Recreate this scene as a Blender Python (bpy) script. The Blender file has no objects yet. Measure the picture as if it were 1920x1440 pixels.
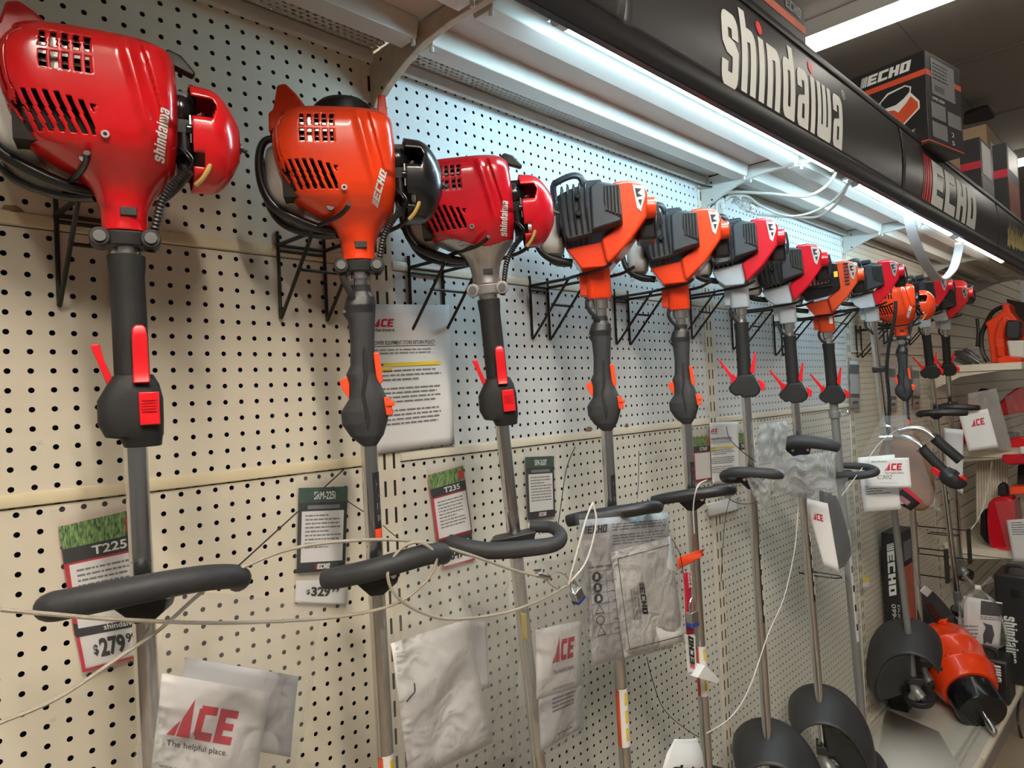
import bpy, math, random
from mathutils import Vector, Matrix
random.seed(7)
S = 0.0254          # everything below is written in inches
ZO = 67.4           # height of the measuring origin above the floor, in inches
scene = bpy.context.scene
COL = scene.collection

def W(x, y, z): return Vector((x*S, y*S, (z+ZO)*S))
# ------------------------------------------------------------------ camera
CF, CYAW, CPIT, CROL = 1298.0, 0.7895, 0.0166, -0.0446
CP = Vector((-6.8885, -42.7214, -2.3718))
_cy, _sy = math.cos(CYAW), math.sin(CYAW)
_F = Vector((_sy*math.cos(CPIT), _cy*math.cos(CPIT), math.sin(CPIT)))
_R = Vector((_cy, -_sy, 0)); _U = _R.cross(_F)
_c, _s = math.cos(CROL), math.sin(CROL)
_Rc = _c*_R + _s*_U; _Uc = -_s*_R + _c*_U
cd = bpy.data.cameras.new('camera'); cam = bpy.data.objects.new('camera', cd); COL.objects.link(cam)
cd.sensor_fit = 'HORIZONTAL'; cd.sensor_width = 36; cd.lens = 36*CF/1920; cd.clip_start = 0.02; cd.clip_end = 200
M = Matrix((( _Rc.x, _Uc.x, -_F.x, 0), (_Rc.y, _Uc.y, -_F.y, 0), (_Rc.z, _Uc.z, -_F.z, 0), (0,0,0,1)))
M.translation = W(*CP); cam.matrix_world = M
scene.camera = cam

def ray(u, v):
    x, y = (u-960)/CF, -(v-720)/CF
    return _F + x*_Rc + y*_Uc
def at(u, v, Y=0.0):
    d = ray(u, v); t = (Y-CP.y)/d.y; return CP + t*d
def atX(u, v, X):
    d = ray(u, v); t = (X-CP.x)/d.x; return CP + t*d
def atZ(u, v, Z):
    d = ray(u, v); t = (Z-CP.z)/d.z; return CP + t*d

# ------------------------------------------------------------------ light
scene.view_settings.view_transform = 'Standard'; scene.view_settings.look = 'None'
scene.view_settings.gamma = 1; scene.view_settings.use_curve_mapping = False
scene.view_settings.exposure = 1.1
wd = bpy.data.worlds.new('store_air'); scene.world = wd; wd.use_nodes = True
wd.node_tree.nodes['Background'].inputs[0].default_value = (1.0, 0.93, 0.85, 1)
wd.node_tree.nodes['Background'].inputs[1].default_value = 0.07
CEIL_Z = 74
CEIL_LAMP = 56.0     # emission of the unseen aisle ceiling fixtures
TUBE_LAMP = 22.0     # emission of the tubes under the top shelf

# ------------------------------------------------------------------ materials
def nodes(name):
    m = bpy.data.materials.new(name); m.use_nodes = True
    nt = m.node_tree; b = nt.nodes['Principled BSDF']; return m, nt, b
def N(nt, t, **kw):
    n = nt.nodes.new(t)
    for k, v in kw.items(): setattr(n, k, v)
    return n
def mat(name, col, rough=0.5, metal=0.0, coat=0.0, var=0.06, vscale=6.0, bump=0.0, bscale=60.0, spec=0.5, trans=0.0):
    m, nt, b = nodes(name)
    b.inputs['Roughness'].default_value = rough; b.inputs['Metallic'].default_value = metal
    b.inputs['Coat Weight'].default_value = coat; b.inputs['Coat Roughness'].default_value = 0.08
    b.inputs['Specular IOR Level'].default_value = spec
    if trans: b.inputs['Transmission Weight'].default_value = trans
    tc = N(nt, 'ShaderNodeTexCoord')
    nz = N(nt, 'ShaderNodeTexNoise'); nz.inputs['Scale'].default_value = vscale; nz.inputs['Detail'].default_value = 4
    nt.links.new(tc.outputs['Object'], nz.inputs['Vector'])
    mx = N(nt, 'ShaderNodeMix', data_type='RGBA')
    mx.inputs[6].default_value = (col[0]*(1-var), col[1]*(1-var), col[2]*(1-var), 1)
    mx.inputs[7].default_value = (min(1, col[0]*(1+var)), min(1, col[1]*(1+var)), min(1, col[2]*(1+var)), 1)
    nt.links.new(nz.outputs['Fac'], mx.inputs[0]); nt.links.new(mx.outputs[2], b.inputs['Base Color'])
    if bump:
        n2 = N(nt, 'ShaderNodeTexNoise'); n2.inputs['Scale'].default_value = bscale
        nt.links.new(tc.outputs['Object'], n2.inputs['Vector'])
        bp = N(nt, 'ShaderNodeBump'); bp.inputs['Strength'].default_value = bump; bp.inputs['Distance'].default_value = 0.001
        nt.links.new(n2.outputs['Fac'], bp.inputs['Height']); nt.links.new(bp.outputs['Normal'], b.inputs['Normal'])
    return m
def emit(name, col, st):
    m, nt, b = nodes(name)
    b.inputs['Base Color'].default_value = (0.9, 0.9, 0.9, 1)
    b.inputs['Emission Color'].default_value = (*col, 1); b.inputs['Emission Strength'].default_value = st
    return m

def peg_material(name, col, r=0.145, wallpart=True):
    """enamelled pegboard: real see-through holes on a one inch grid, a few scuffs and rust chips"""
    m, nt, b = nodes(name); L = nt.links
    tc = N(nt, 'ShaderNodeTexCoord')
    geo = N(nt, 'ShaderNodeSeparateXYZ'); L.new(tc.outputs['Object'], geo.inputs[0])
    def math_(op, a, bb=None, c=None):
        n = N(nt, 'ShaderNodeMath', operation=op)
        for i, q in enumerate((a, bb, c)):
            if q is None: continue
            if isinstance(q, (int, float)): n.inputs[i].default_value = q
            else: L.new(q, n.inputs[i])
        return n.outputs[0]
    ix = math_('DIVIDE', geo.outputs[0], S); iz = math_('DIVIDE', geo.outputs[2], S)
    fx = math_('SUBTRACT', math_('FRACT', math_('ADD', ix, 0.5)), 0.5)
    fz = math_('SUBTRACT', math_('FRACT', math_('ADD', iz, 0.5)), 0.5)
    d = math_('SQRT', math_('ADD', math_('MULTIPLY', fx, fx), math_('MULTIPLY', fz, fz)))
    hole = math_('LESS_THAN', d, r)
    nz = N(nt, 'ShaderNodeTexNoise'); nz.inputs['Scale'].default_value = 3; nz.inputs['Detail'].default_value = 6
    L.new(tc.outputs['Object'], nz.inputs['Vector'])
    mx = N(nt, 'ShaderNodeMix', data_type='RGBA'); mx.inputs[6].default_value = (col[0]*.93, col[1]*.93, col[2]*.91, 1); mx.inputs[7].default_value = (*col, 1)
    L.new(nz.outputs['Fac'], mx.inputs[0])
    n3 = N(nt, 'ShaderNodeTexNoise'); n3.inputs['Scale'].default_value = 11; n3.inputs['Detail'].default_value = 8
    mp = N(nt, 'ShaderNodeMapping'); mp.inputs['Scale'].default_value = (0.7, 1, 1.6); L.new(tc.outputs['Object'], mp.inputs[0]); L.new(mp.outputs[0], n3.inputs['Vector'])
    rp = N(nt, 'ShaderNodeValToRGB'); rp.color_ramp.elements[0].position = 0.70; rp.color_ramp.elements[1].position = 0.76
    L.new(n3.outputs['Fac'], rp.inputs[0])
    m2 = N(nt, 'ShaderNodeMix', data_type='RGBA'); m2.inputs[7].default_value = (.30, .24, .18, 1)
    sc = math_('MULTIPLY', rp.outputs[0], 0.55)
    L.new(sc, m2.inputs[0]); L.new(mx.outputs[2], m2.inputs[6]); L.new(m2.outputs[2], b.inputs['Base Color'])
    b.inputs['Roughness'].default_value = 0.42
    tr = N(nt, 'ShaderNodeBsdfTransparent'); ms = N(nt, 'ShaderNodeMixShader')
    L.new(hole, ms.inputs[0]); L.new(b.outputs[0], ms.inputs[1]); L.new(tr.outputs[0], ms.inputs[2])
    L.new(ms.outputs[0], nt.nodes['Material Output'].inputs['Surface'])
    return m
def slot_material(name, col, px, pz, hw, hh, ax=(0, 2), stagger=True):
    """sheet metal with rows of punched slots, axes ax of the object"""
    m, nt, b = nodes(name); L = nt.links
    tc = N(nt, 'ShaderNodeTexCoord'); geo = N(nt, 'ShaderNodeSeparateXYZ'); L.new(tc.outputs['Object'], geo.inputs[0])
    def math_(op, a, bb=None):
        n = N(nt, 'ShaderNodeMath', operation=op)
        for i, q in enumerate((a, bb)):
            if q is None: continue
            if isinstance(q, (int, float)): n.inputs[i].default_value = q
            else: L.new(q, n.inputs[i])
        return n.outputs[0]
    a = math_('DIVIDE', geo.outputs[ax[0]], S*px); c = math_('DIVIDE', geo.outputs[ax[1]], S*pz)
    if stagger:
        row = math_('MODULO', math_('FLOOR', math_('ADD', c, 1000.0)), 2.0)
        a = math_('ADD', a, math_('MULTIPLY', row, 0.5))
    fa = math_('ABSOLUTE', math_('SUBTRACT', math_('FRACT', a), 0.5)); fc = math_('ABSOLUTE', math_('SUBTRACT', math_('FRACT', c), 0.5))
    hole = math_('MULTIPLY', math_('LESS_THAN', fa, hw), math_('LESS_THAN', fc, hh))
    b.inputs['Base Color'].default_value = (*col, 1); b.inputs['Roughness'].default_value = 0.45
    tr = N(nt, 'ShaderNodeBsdfTransparent'); ms = N(nt, 'ShaderNodeMixShader')
    L.new(hole, ms.inputs[0]); L.new(b.outputs[0], ms.inputs[1]); L.new(tr.outputs[0], ms.inputs[2])
    L.new(ms.outputs[0], nt.nodes['Material Output'].inputs['Surface'])
    return m
def film(name, tint=(1, 1, 1), haze=0.10, gloss=0.22, wr=30.0, bump=0.9, bd=.006):
    """thin clear plastic film: mostly see-through, milky where wrinkled, sharp glints"""
    m, nt, b = nodes(name); L = nt.links
    nt.nodes.remove(b)
    tc = N(nt, 'ShaderNodeTexCoord')
    nz = N(nt, 'ShaderNodeTexNoise'); nz.inputs['Scale'].default_value = wr; nz.inputs['Detail'].default_value = 5; nz.inputs['Distortion'].default_value = 1.5
    L.new(tc.outputs['Object'], nz.inputs['Vector'])
    bp = N(nt, 'ShaderNodeBump'); bp.inputs['Strength'].default_value = bump; bp.inputs['Distance'].default_value = bd
    L.new(nz.outputs['Fac'], bp.inputs['Height'])
    tr = N(nt, 'ShaderNodeBsdfTransparent'); tr.inputs[0].default_value = (*tint, 1)
    df = N(nt, 'ShaderNodeBsdfDiffuse'); df.inputs[0].default_value = (.85, .86, .88, 1)
    tl = N(nt, 'ShaderNodeBsdfTranslucent'); tl.inputs[0].default_value = (.85, .86, .88, 1)
    ad = N(nt, 'ShaderNodeMixShader'); ad.inputs[0].default_value = .5; L.new(df.outputs[0], ad.inputs[1]); L.new(tl.outputs[0], ad.inputs[2])
    m1 = N(nt, 'ShaderNodeMixShader'); m1.inputs[0].default_value = haze
    L.new(tr.outputs[0], m1.inputs[1]); L.new(ad.outputs[0], m1.inputs[2])
    gl = N(nt, 'ShaderNodeBsdfGlossy'); gl.inputs['Roughness'].default_value = 0.09; gl.inputs[0].default_value = (1, 1, 1, 1); L.new(bp.outputs[0], gl.inputs['Normal'])
    lw = N(nt, 'ShaderNodeLayerWeight'); lw.inputs[0].default_value = gloss; L.new(bp.outputs[0], lw.inputs['Normal'])
    m2 = N(nt, 'ShaderNodeMixShader'); L.new(lw.outputs['Fresnel'], m2.inputs[0]); L.new(m1.outputs[0], m2.inputs[1]); L.new(gl.outputs[0], m2.inputs[2])
    L.new(m2.outputs[0], nt.nodes['Material Output'].inputs['Surface'])
    return m

CREAM = (0.75, 0.69, 0.56)
K = dict(
 red=mat('red_plastic', (0.62, 0.008, 0.012), 0.22, coat=0.5, var=.04, bump=.05, bscale=300),
 crimson=mat('crimson_plastic', (0.56, 0.005, 0.016), 0.25, coat=0.4, var=.04),
 orange=mat('orange_plastic', (0.85, 0.055, 0.008), 0.26, coat=0.4, var=.04, bump=.05, bscale=300),
 orange2=mat('dark_orange_plastic', (0.60, 0.06, 0.012), 0.35, coat=0.2, var=.04),
 lever_red=mat('lever_red_plastic', (0.80, 0.012, 0.02), 0.3, coat=.3, var=.03),
 lever_orange=mat('lever_orange_plastic', (0.95, 0.085, 0.02), 0.35, var=.03),
 rail_black=mat('rail_black', (0.010, 0.010, 0.011), 0.42, var=.1),
 black=mat('black_plastic', (0.016, 0.016, 0.017), 0.42, var=.1, bump=.15, bscale=500),
 gloss_black=mat('gloss_black_plastic', (0.010, 0.010, 0.011), 0.24, var=.1, coat=.3),
 rubber=mat('grip_rubber', (0.019, 0.019, 0.019), 0.62, spec=.35, var=.1, bump=.3, bscale=700),
 grey_rubber=mat('dark_grey_grip', (0.036, 0.037, 0.040), 0.55, spec=.35, var=.08, bump=.2, bscale=600),
 blueblack=mat('slate_black_cover', (0.026, 0.029, 0.034), 0.45, var=.1, bump=.1, bscale=400),
 grey_plastic=mat('pale_grey_plastic', (0.46, 0.52, 0.57), 0.45, var=.05),
 white_plastic=mat('tank_plastic', (0.66, 0.65, 0.60), 0.4, var=.04),
 alu=mat('cast_aluminium', (0.52, 0.51, 0.50), 0.38, metal=.85, var=.06),
 shaft=mat('satin_aluminium_tube', (0.66, 0.66, 0.66), 0.2, metal=1.0, var=.05, vscale=3),
 shaft_grey=mat('grey_painted_tube', (0.30, 0.31, 0.31), 0.42, metal=.55, var=.05),
 steel=mat('bright_steel', (0.72, 0.71, 0.69), 0.22, metal=1.0),
 brass=mat('fuel_hose', (0.50, 0.33, 0.10), 0.3, coat=.4),
 wire=mat('black_wire', (0.012, 0.011, 0.010), 0.38, var=.1),
 cream=mat('cream_enamel', CREAM, 0.42, var=.05, bump=.04),
 cream_trim=mat('yellowed_cream_trim', (0.72, 0.63, 0.42), 0.45, var=.06),
 shelf=mat('shelf_enamel', (0.62, 0.61, 0.56), 0.48, var=.06),
 chipped=mat('chipped_enamel', (0.55, 0.47, 0.35), 0.6, var=.25, vscale=40),
 dark=mat('dark_hardboard', (0.022, 0.018, 0.014), 0.9, var=.3),
 paper=mat('white_paper', (0.80, 0.80, 0.79), 0.6, var=.03, bump=.1, bscale=15),
 paper2=mat('grey_white_paper', (0.62, 0.62, 0.63), 0.6, var=.04, bump=.1, bscale=15),
 ink=mat('black_ink', (0.015, 0.015, 0.017), 0.6, var=0),
 inkgrey=mat('grey_ink', (0.20, 0.20, 0.21), 0.6, var=0),
 inkred=mat('red_ink', (0.55, 0.015, 0.04), 0.5, var=0),
 inkgreen=mat('dark_green_ink', (0.03, 0.08, 0.055), 0.5, var=.5, vscale=60),
 highlighter=mat('yellow_highlighter', (0.85, 0.62, 0.05), 0.6, var=.08),
 white_ink=mat('white_ink', (0.80, 0.83, 0.80), 0.5, var=0),
 sign_black=mat('sign_black_card', (0.035, 0.034, 0.035), 0.33, var=.1, vscale=3),
 sign_red=mat('sign_red_ink', (0.72, 0.04, 0.05), 0.4, var=0),
 sign_yellow=mat('sign_yellow_paint', (0.80, 0.66, 0.28), 0.5, var=.1),
 cord_white=mat('white_cord', (0.68, 0.66, 0.60), 0.45, var=.04),
 cable=mat('steel_security_cable', (0.46, 0.41, 0.33), 0.38, metal=.25, var=.15, vscale=300, bump=.8, bscale=900),
 cardboard=mat('brown_cardboard', (0.32, 0.22, 0.13), 0.8, var=.1),
 box_black=mat('printed_black_carton', (0.020, 0.020, 0.022), 0.45, var=.15),
 box_grey=mat('printed_grey', (0.20, 0.20, 0.21), 0.5, var=.1),
 box_orange=mat('printed_orange', (0.62, 0.085, 0.03), 0.5, var=.05),
 salmon=mat('printed_salmon', (0.50, 0.13, 0.08), 0.55, var=.35, vscale=14),
 maroon=mat('maroon_panel', (0.05, 0.012, 0.008), 0.5),
 brown=mat('brown_suede', (0.27, 0.13, 0.075), 0.75, var=.15, bump=.3, bscale=40),
 ceiling=mat('ceiling_board', (0.42, 0.38, 0.34), 0.8, var=.05, vscale=2),
 deck=mat('deck_enamel', (0.52, 0.50, 0.43), 0.5, var=.12, vscale=5, bump=.05),
 floor=mat('store_floor', (0.28, 0.22, 0.16), 0.45, var=.2, vscale=2),
 tan_tube=mat('fluorescent_housing', (0.78, 0.78, 0.76), 0.5),
 film=film('clear_bag_film', haze=0.10, gloss=.17, wr=24, bd=.014),
 film2=film('crumpled_film', haze=0.32, gloss=.36, wr=45, bump=1.0, bd=.02),
 sleeve=film('card_sleeve_film', haze=0.10, gloss=.12, wr=4, bump=.15),
 led=emit('tube_light', (0.55, 0.84, 1.0), TUBE_LAMP),
 led2=emit('tube_light_far', (1.0, 0.97, 0.90), TUBE_LAMP*.3),
 ceil_led=emit('ceiling_fixture_light', (1.0, 0.91, 0.79), CEIL_LAMP),
 ceil_led2=emit('ceiling_fixture_light_far', (1.0, 0.95, 0.86), 3.2),
 peg=peg_material('cream_pegboard', CREAM),
 peg2=peg_material('tube_tinted_white_pegboard', (0.70, 0.73, 0.73)),  # bluish white; the tube's cool light is partly put into this colour
 peg3=peg_material('neutral_white_pegboard', (0.70, 0.68, 0.60)),  # greyer and less yellow than the cream board
 slots=slot_material('slotted_shelf_steel', (0.62, 0.61, 0.56), 0.55, 0.42, .26, .24, ax=(0, 1)),
 deckslots=slot_material('slotted_deck_steel', (0.52, 0.50, 0.43), 0.75, 0.5, .30, .20, ax=(1, 0), stagger=False),
)
# ------------------------------------------------------------------ helpers
WM = {}                      # matrix of each parented frame (metres)
I4 = Matrix.Identity(4)
KS = 1.057                   # trimmer local inches to true inches
class MB:
    ES = 1.0
    def __init__(s): s.v = []; s.f = []
    def add(s, vs, fs):
        o = len(s.v); s.v += [tuple(p) for p in vs]; s.f += [tuple(i+o for i in f) for f in fs]; return s
    def box(s, x0, x1, y0, y1, z0, z1, R=None, c=None):
        vs = [Vector((x, y, z)) for x in (x0, x1) for y in (y0, y1) for z in (z0, z1)]
        if R is not None:
            c = Vector(c) if c else Vector(((x0+x1)/2, (y0+y1)/2, (z0+z1)/2))
            vs = [c + R @ (p-c) for p in vs]
        return s.add(vs, [(0, 1, 3, 2), (4, 6, 7, 5), (0, 4, 5, 1), (2, 3, 7, 6), (0, 2, 6, 4), (1, 5, 7, 3)])
    def cyl(s, p0, p1, r0, r1=None, n=16):
        return s.tube([p0, p1], [r0, r0 if r1 is None else r1], n, smooth=0)
    def tube(s, pts, r, n=8, smooth=5, squash=1.0, caps=True):
        pts = [Vector(p) for p in pts]
        rs = list(r) if isinstance(r, (list, tuple)) else [r]*len(pts)
        if smooth and len(pts) > 2:
            P, Q = [], []
            for i in range(len(pts)-1):
                a = pts[max(i-1, 0)]; b = pts[i]; c = pts[i+1]; d = pts[min(i+2, len(pts)-1)]
                for k in range(smooth):
                    t = k/smooth
                    P.append(0.5*((2*b)+(c-a)*t+(2*a-5*b+4*c-d)*t*t+(3*b-a-3*c+d)*t**3)); Q.append(rs[i]*(1-t)+rs[i+1]*t)
            P.append(pts[-1]); Q.append(rs[-1]); pts, rs = P, Q
        vs = []; fs = []; m = len(pts); nrm = None
        for i, p in enumerate(pts):
            t = (pts[min(i+1, m-1)]-pts[max(i-1, 0)])
            t = t.normalized() if t.length > 1e-9 else Vector((0, 0, 1))
            if nrm is None:
                nrm = t.orthogonal().normalized()
                if abs(t.z) < .9: nrm = (Vector((0, 0, 1)) - t*t.z).normalized()
            else:
                nrm = nrm - t*nrm.dot(t); nrm = nrm.normalized() if nrm.length > 1e-6 else t.orthogonal().normalized()
            bn = t.cross(nrm)
            for k in range(n):
                a = 2*math.pi*k/n; vs.append(p + (nrm*math.cos(a) + bn*math.sin(a)*squash)*rs[i])
        for i in range(m-1):
            for k in range(n):
                a, b = i*n+k, i*n+(k+1) % n; fs.append((a, b, b+n, a+n))
        if caps: fs.append(tuple(range(n-1, -1, -1))); fs.append(tuple((m-1)*n+k for k in range(n)))
        return s.add(vs, fs)
    def loft(s, rings, caps=True, skip=None):
        n = len(rings[0]); vs = [p for r in rings for p in r]; fs = []
        for i in range(len(rings)-1):
            for k in range(n):
                if skip and skip(i, k): continue
                a, b = i*n+k, i*n+(k+1) % n; fs.append((a, b, b+n, a+n))
        if caps: fs.append(tuple(range(n-1, -1, -1))); fs.append(tuple((len(rings)-1)*n+k for k in range(n)))
        return s.add(vs, fs)
    def prism(s, poly, a, b, ax='y', inset_a=0.0, inset_b=0.0):
        """poly in the plane across ax, from a to b; insets shrink an end about the centroid"""
        cx = sum(p[0] for p in poly)/len(poly); cz = sum(p[1] for p in poly)/len(poly)
        def pt(p, h, ins):
            q = (p[0]+(cx-p[0])*ins, p[1]+(cz-p[1])*ins)
            return {'y': (q[0], h, q[1]), 'x': (h, q[0], q[1]), 'z': (q[0], q[1], h)}[ax]
        n = len(poly); vs = [pt(p, a, inset_a) for p in poly]+[pt(p, b, inset_b) for p in poly]
        fs = [(i, (i+1) % n, n+(i+1) % n, n+i) for i in range(n)]+[tuple(range(n-1, -1, -1)), tuple(range(n, 2*n))]
        return s.add(vs, fs)
    def sph(s, c, r, n=16, m=10):
        r = r if isinstance(r, (tuple, list)) else (r, r, r); c = Vector(c)
        rings = []
        for j in range(m+1):
            ph = math.pi*(j+.02 if j == 0 else j-.02 if j == m else j)/m
            rings.append([c+Vector((r[0]*math.sin(ph)*math.cos(2*math.pi*k/n), r[1]*math.sin(ph)*math.sin(2*math.pi*k/n), r[2]*math.cos(ph))) for k in range(n)])
        return s.loft(rings)
    def sheet(s, fn, nu, nv):
        vs = [fn(i/nu, j/nv) for j in range(nv+1) for i in range(nu+1)]
        fs = [(j*(nu+1)+i, j*(nu+1)+i+1, (j+1)*(nu+1)+i+1, (j+1)*(nu+1)+i) for j in range(nv) for i in range(nu)]
        return s.add(vs, fs)
    def build(s, name, m, parent=None, local=False, bevel=0, seg=2, solid=0, sub=0, sharp=38, label=None, world_origin=None, scale=None):
        me = bpy.data.meshes.new(name)
        if local:
            k = (scale or KS)*S*MB.ES; vs = [(p[0]*k, p[1]*k, p[2]*k) for p in s.v]; inv = None
        else:
            vs = [W(*p) for p in s.v]
            base = WM[parent.name] if parent else (Matrix.Translation(W(*world_origin)) if world_origin else I4)
            inv = base.inverted(); vs = [inv @ p for p in vs]
        me.from_pydata([tuple(p) for p in vs], [], s.f); me.update()
        for p in me.polygons: p.use_smooth = True
        me.set_sharp_from_angle(angle=math.radians(sharp))
        me.materials.append(K[m] if isinstance(m, str) else m)
        o = bpy.data.objects.new(name, me); COL.objects.link(o)
        if parent: o.parent = parent; WM[o.name] = WM[parent.name]
        elif world_origin: o.location = W(*world_origin); WM[o.name] = Matrix.Translation(W(*world_origin))
        else: WM[o.name] = I4
        if solid: md = o.modifiers.new('thickness', 'SOLIDIFY'); md.thickness = solid*S; md.offset = -1 if solid > 0 else 1
        if bevel: md = o.modifiers.new('edges', 'BEVEL'); md.width = bevel*S; md.segments = seg; md.limit_method = 'ANGLE'; md.angle_limit = math.radians(35)
        if sub: md = o.modifiers.new('round', 'SUBSURF'); md.levels = sub; md.render_levels = sub
        if label: o['label'] = label
        return o
def tag(o, label, cat, group=None, kind=None):
    o['label'] = label; o['category'] = cat
    if group: o['group'] = group
    if kind: o['kind'] = kind
    return o
def empty(name, p, label, cat, group=None, mtx=None):
    o = bpy.data.objects.new(name, None); COL.objects.link(o); o.empty_display_size = .05
    m = mtx if mtx is not None else Matrix.Translation(W(*p)); o.matrix_world = m; WM[o.name] = m.copy()
    return tag(o, label, cat, group)
def struct(o): o['kind'] = 'structure'; return o
def ring(cx, cy, z, rx, ry, n=2.0, Nn=24):
    out = []
    for k in range(Nn):
        a = 2*math.pi*k/Nn; c, s_ = math.cos(a), math.sin(a)
        out.append((cx+rx*math.copysign(abs(c)**(2/n), c), cy+ry*math.copysign(abs(s_)**(2/n), s_), z))
    return out
def kids(o): return [c for c in bpy.data.objects if c.parent == o]
def copy_tree(o, parent=None, mtx=None):
    c = o.copy(); COL.objects.link(c); c.parent = parent
    if mtx is not None: c.matrix_world = mtx
    WM[c.name] = mtx if mtx is not None else WM.get(o.name, I4)
    for ch in kids(o): copy_tree(ch, c)
    return c

# ---- lettering: flat raised strokes mapped through fn(x, y) -> point
def stroke_sheet(mb, fn, polys, div=1):
    for p in polys:
        if len(p) == 4 and not isinstance(p[0], (tuple, list)):
            x0, y0, x1, y1 = p
            mb.sheet(lambda a, b: fn(x0+(x1-x0)*a, y0+(y1-y0)*b), div, max(1, div*2))
        else:
            mb.add([fn(*q) for q in p], [tuple(range(len(p)))])
LET = {
 'E': ([(0, 0, .32, 1), (.32, 0, .84, .25), (.32, .385, .76, .615), (.32, .75, .84, 1)], .84),
 'C': ([(0, .0, .32, 1), (.32, 0, .84, .25), (.32, .75, .84, 1)], .84),
 'H': ([(0, 0, .32, 1), (.52, 0, .84, 1), (.32, .38, .52, .62)], .84),
 'O': ([(0, 0, .32, 1), (.52, 0, .84, 1), (.32, 0, .52, .22), (.32, .78, .52, 1)], .84)}
def echo_polys(shear=.22, gap=.10, bars=4):
    """returns (bars, letters) in a unit-height box; x grows to the right"""
    bs, ls = [], []; x = 0
    def sh(r): x0, y0, x1, y1 = r; return [(x0+shear*y0, y0), (x1+shear*y0, y0), (x1+shear*y1, y1), (x0+shear*y1, y1)]
    for i in range(bars):
        w = .05+.028*i; bs.append(sh((x, 0, x+w, 1))); x += w+.055
    x += .02
    for ch in 'ECHO':
        rs, w = LET[ch]
        for r in rs: ls.append(sh((r[0]+x, r[1], r[2]+x, r[3])))
        x += w+gap
    return bs, ls, x
def rounded(x0, y0, x1, y1, tl=0, tr=0, br=0, bl=0):
    P = []
    for (cx, cy, r, a0) in ((x1-br, y0+br, br, -90), (x1-tr, y1-tr, tr, 0), (x0+tl, y1-tl, tl, 90), (x0+bl, y0+bl, bl, 180)):
        if r == 0: P.append((cx, cy)); continue
        for k in range(5): a = math.radians(a0+22.5*k); P.append((cx+r*math.cos(a), cy+r*math.sin(a)))
    return P
def shindaiwa_polys():
    """condensed lower case word, x-height 1, ascender 1.35; returns (letters, dots, width)"""
    L, D = [], []; x = 0; w = .27; g = .15; R = rounded
    def s_(x):
        L.extend([R(x, .80, x+.72, 1.04, tl=.2, tr=.2), R(x, .50, x+w, .80, bl=.12), R(x+.72-w-.02, .66, x+.72, .80),
                  [(x, .56), (x+.20, .42), (x+.72, .36), (x+.72, .50), (x+.55, .62), (x+w, .66)], R(x+.72-w, .14, x+.72, .46), R(x, -.06, x+.72, .16, bl=.2, br=.2), R(x, .14, x+w, .30)])
        return .72
    def h_(x): L.extend([R(x, 0, x+w, 1.26), R(x+w, .78, x+.68, 1.0, tr=.2), R(x+.68-w, 0, x+.68, .80)]); return .68
    def i_(x): L.append(R(x, 0, x+w, 1.0)); D.append([(x+w/2+.14*math.cos(a*math.pi/8), 1.17+.11*math.sin(a*math.pi/8)) for a in range(16)]); return w
    def n_(x): L.extend([R(x, 0, x+w, 1.0), R(x+w, .78, x+.68, 1.0, tr=.2), R(x+.68-w, 0, x+.68, .80)]); return .68
    def d_(x): L.extend([R(x, 0, x+w, 1.0, tl=.2, bl=.2), R(x+w, .8, x+.5, 1.0), R(x+w, 0, x+.5, .2), R(x+.68-w, 0, x+.68, 1.26)]); return .68
    def a_(x): L.extend([R(x+.68-w, 0, x+.68, .9), R(x, .80, x+.68, 1.0, tl=.18, tr=.18), R(x, .66, x+w, .82), R(x, 0, x+w, .52, tl=.15, bl=.15), R(x+w, 0, x+.42, .15), R(x+w, .40, x+.42, .55)]); return .68
    def w_(x): L.extend([R(x, 0, x+.24, 1.0, bl=.08), R(x+.34, 0, x+.58, 1.0), R(x+.68, 0, x+.92, 1.0, br=.1), R(x+.22, 0, x+.36, .25), R(x+.56, 0, x+.70, .25)]); return .92
    for f in (s_, h_, i_, n_, d_, a_, i_, w_, a_): x += f(x)+g
    return L, D, x-g
ACE_A = [[(0, 0), (.30, 0), (.46, .47)], [(.36, 0), (.52, .52), (.92, 1.14), (.86, 0)]]
def ace_polys():
    sh = .18
    def q(x0, y0, x1, y1): return [(x0+sh*y0, y0), (x1+sh*y0, y0), (x1+sh*y1, y1), (x0+sh*y1, y1)]
    C = [q(.98, .1, 1.25, .9), q(1.06, 0, 1.70, .24), q(1.06, .76, 1.70, 1.0)]
    E = [q(1.80, 0, 2.10, 1.0), q(2.10, 0, 2.55, .23), q(2.10, .40, 2.48, .60), q(2.10, .77, 2.55, 1.0)]
    return ACE_A+C+E
def font_mesh(name, text, size, fn, m, parent, bold=0.0, xs=1.0, shear=0.0, label=None, fit=None, local=False):
    """built-in outline font as flat polygons, each vertex sent through fn(x, y)"""
    cu = bpy.data.curves.new('t', 'FONT'); cu.body = text; cu.size = 1.0; cu.offset = bold; cu.shear = shear; cu.resolution_u = 3
    ob = bpy.data.objects.new('t', cu); COL.objects.link(ob)
    dg = bpy.context.evaluated_depsgraph_get(); me = bpy.data.meshes.new_from_object(ob.evaluated_get(dg))
    bpy.data.objects.remove(ob); bpy.data.curves.remove(cu)
    xs_ = [v.co.x for v in me.vertices]
    if not xs_: return None
    x0 = min(xs_); wid = max(xs_)-x0
    k = size/0.70
    kx = (fit/wid) if fit else k*xs
    mb = MB(); mb.add([fn((v.co.x-x0)*kx, v.co.y*k) for v in me.vertices], [tuple(p.vertices) for p in me.polygons])
    bpy.data.meshes.remove(me)
    return mb.build(name, m, parent, label=label, local=local)
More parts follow.
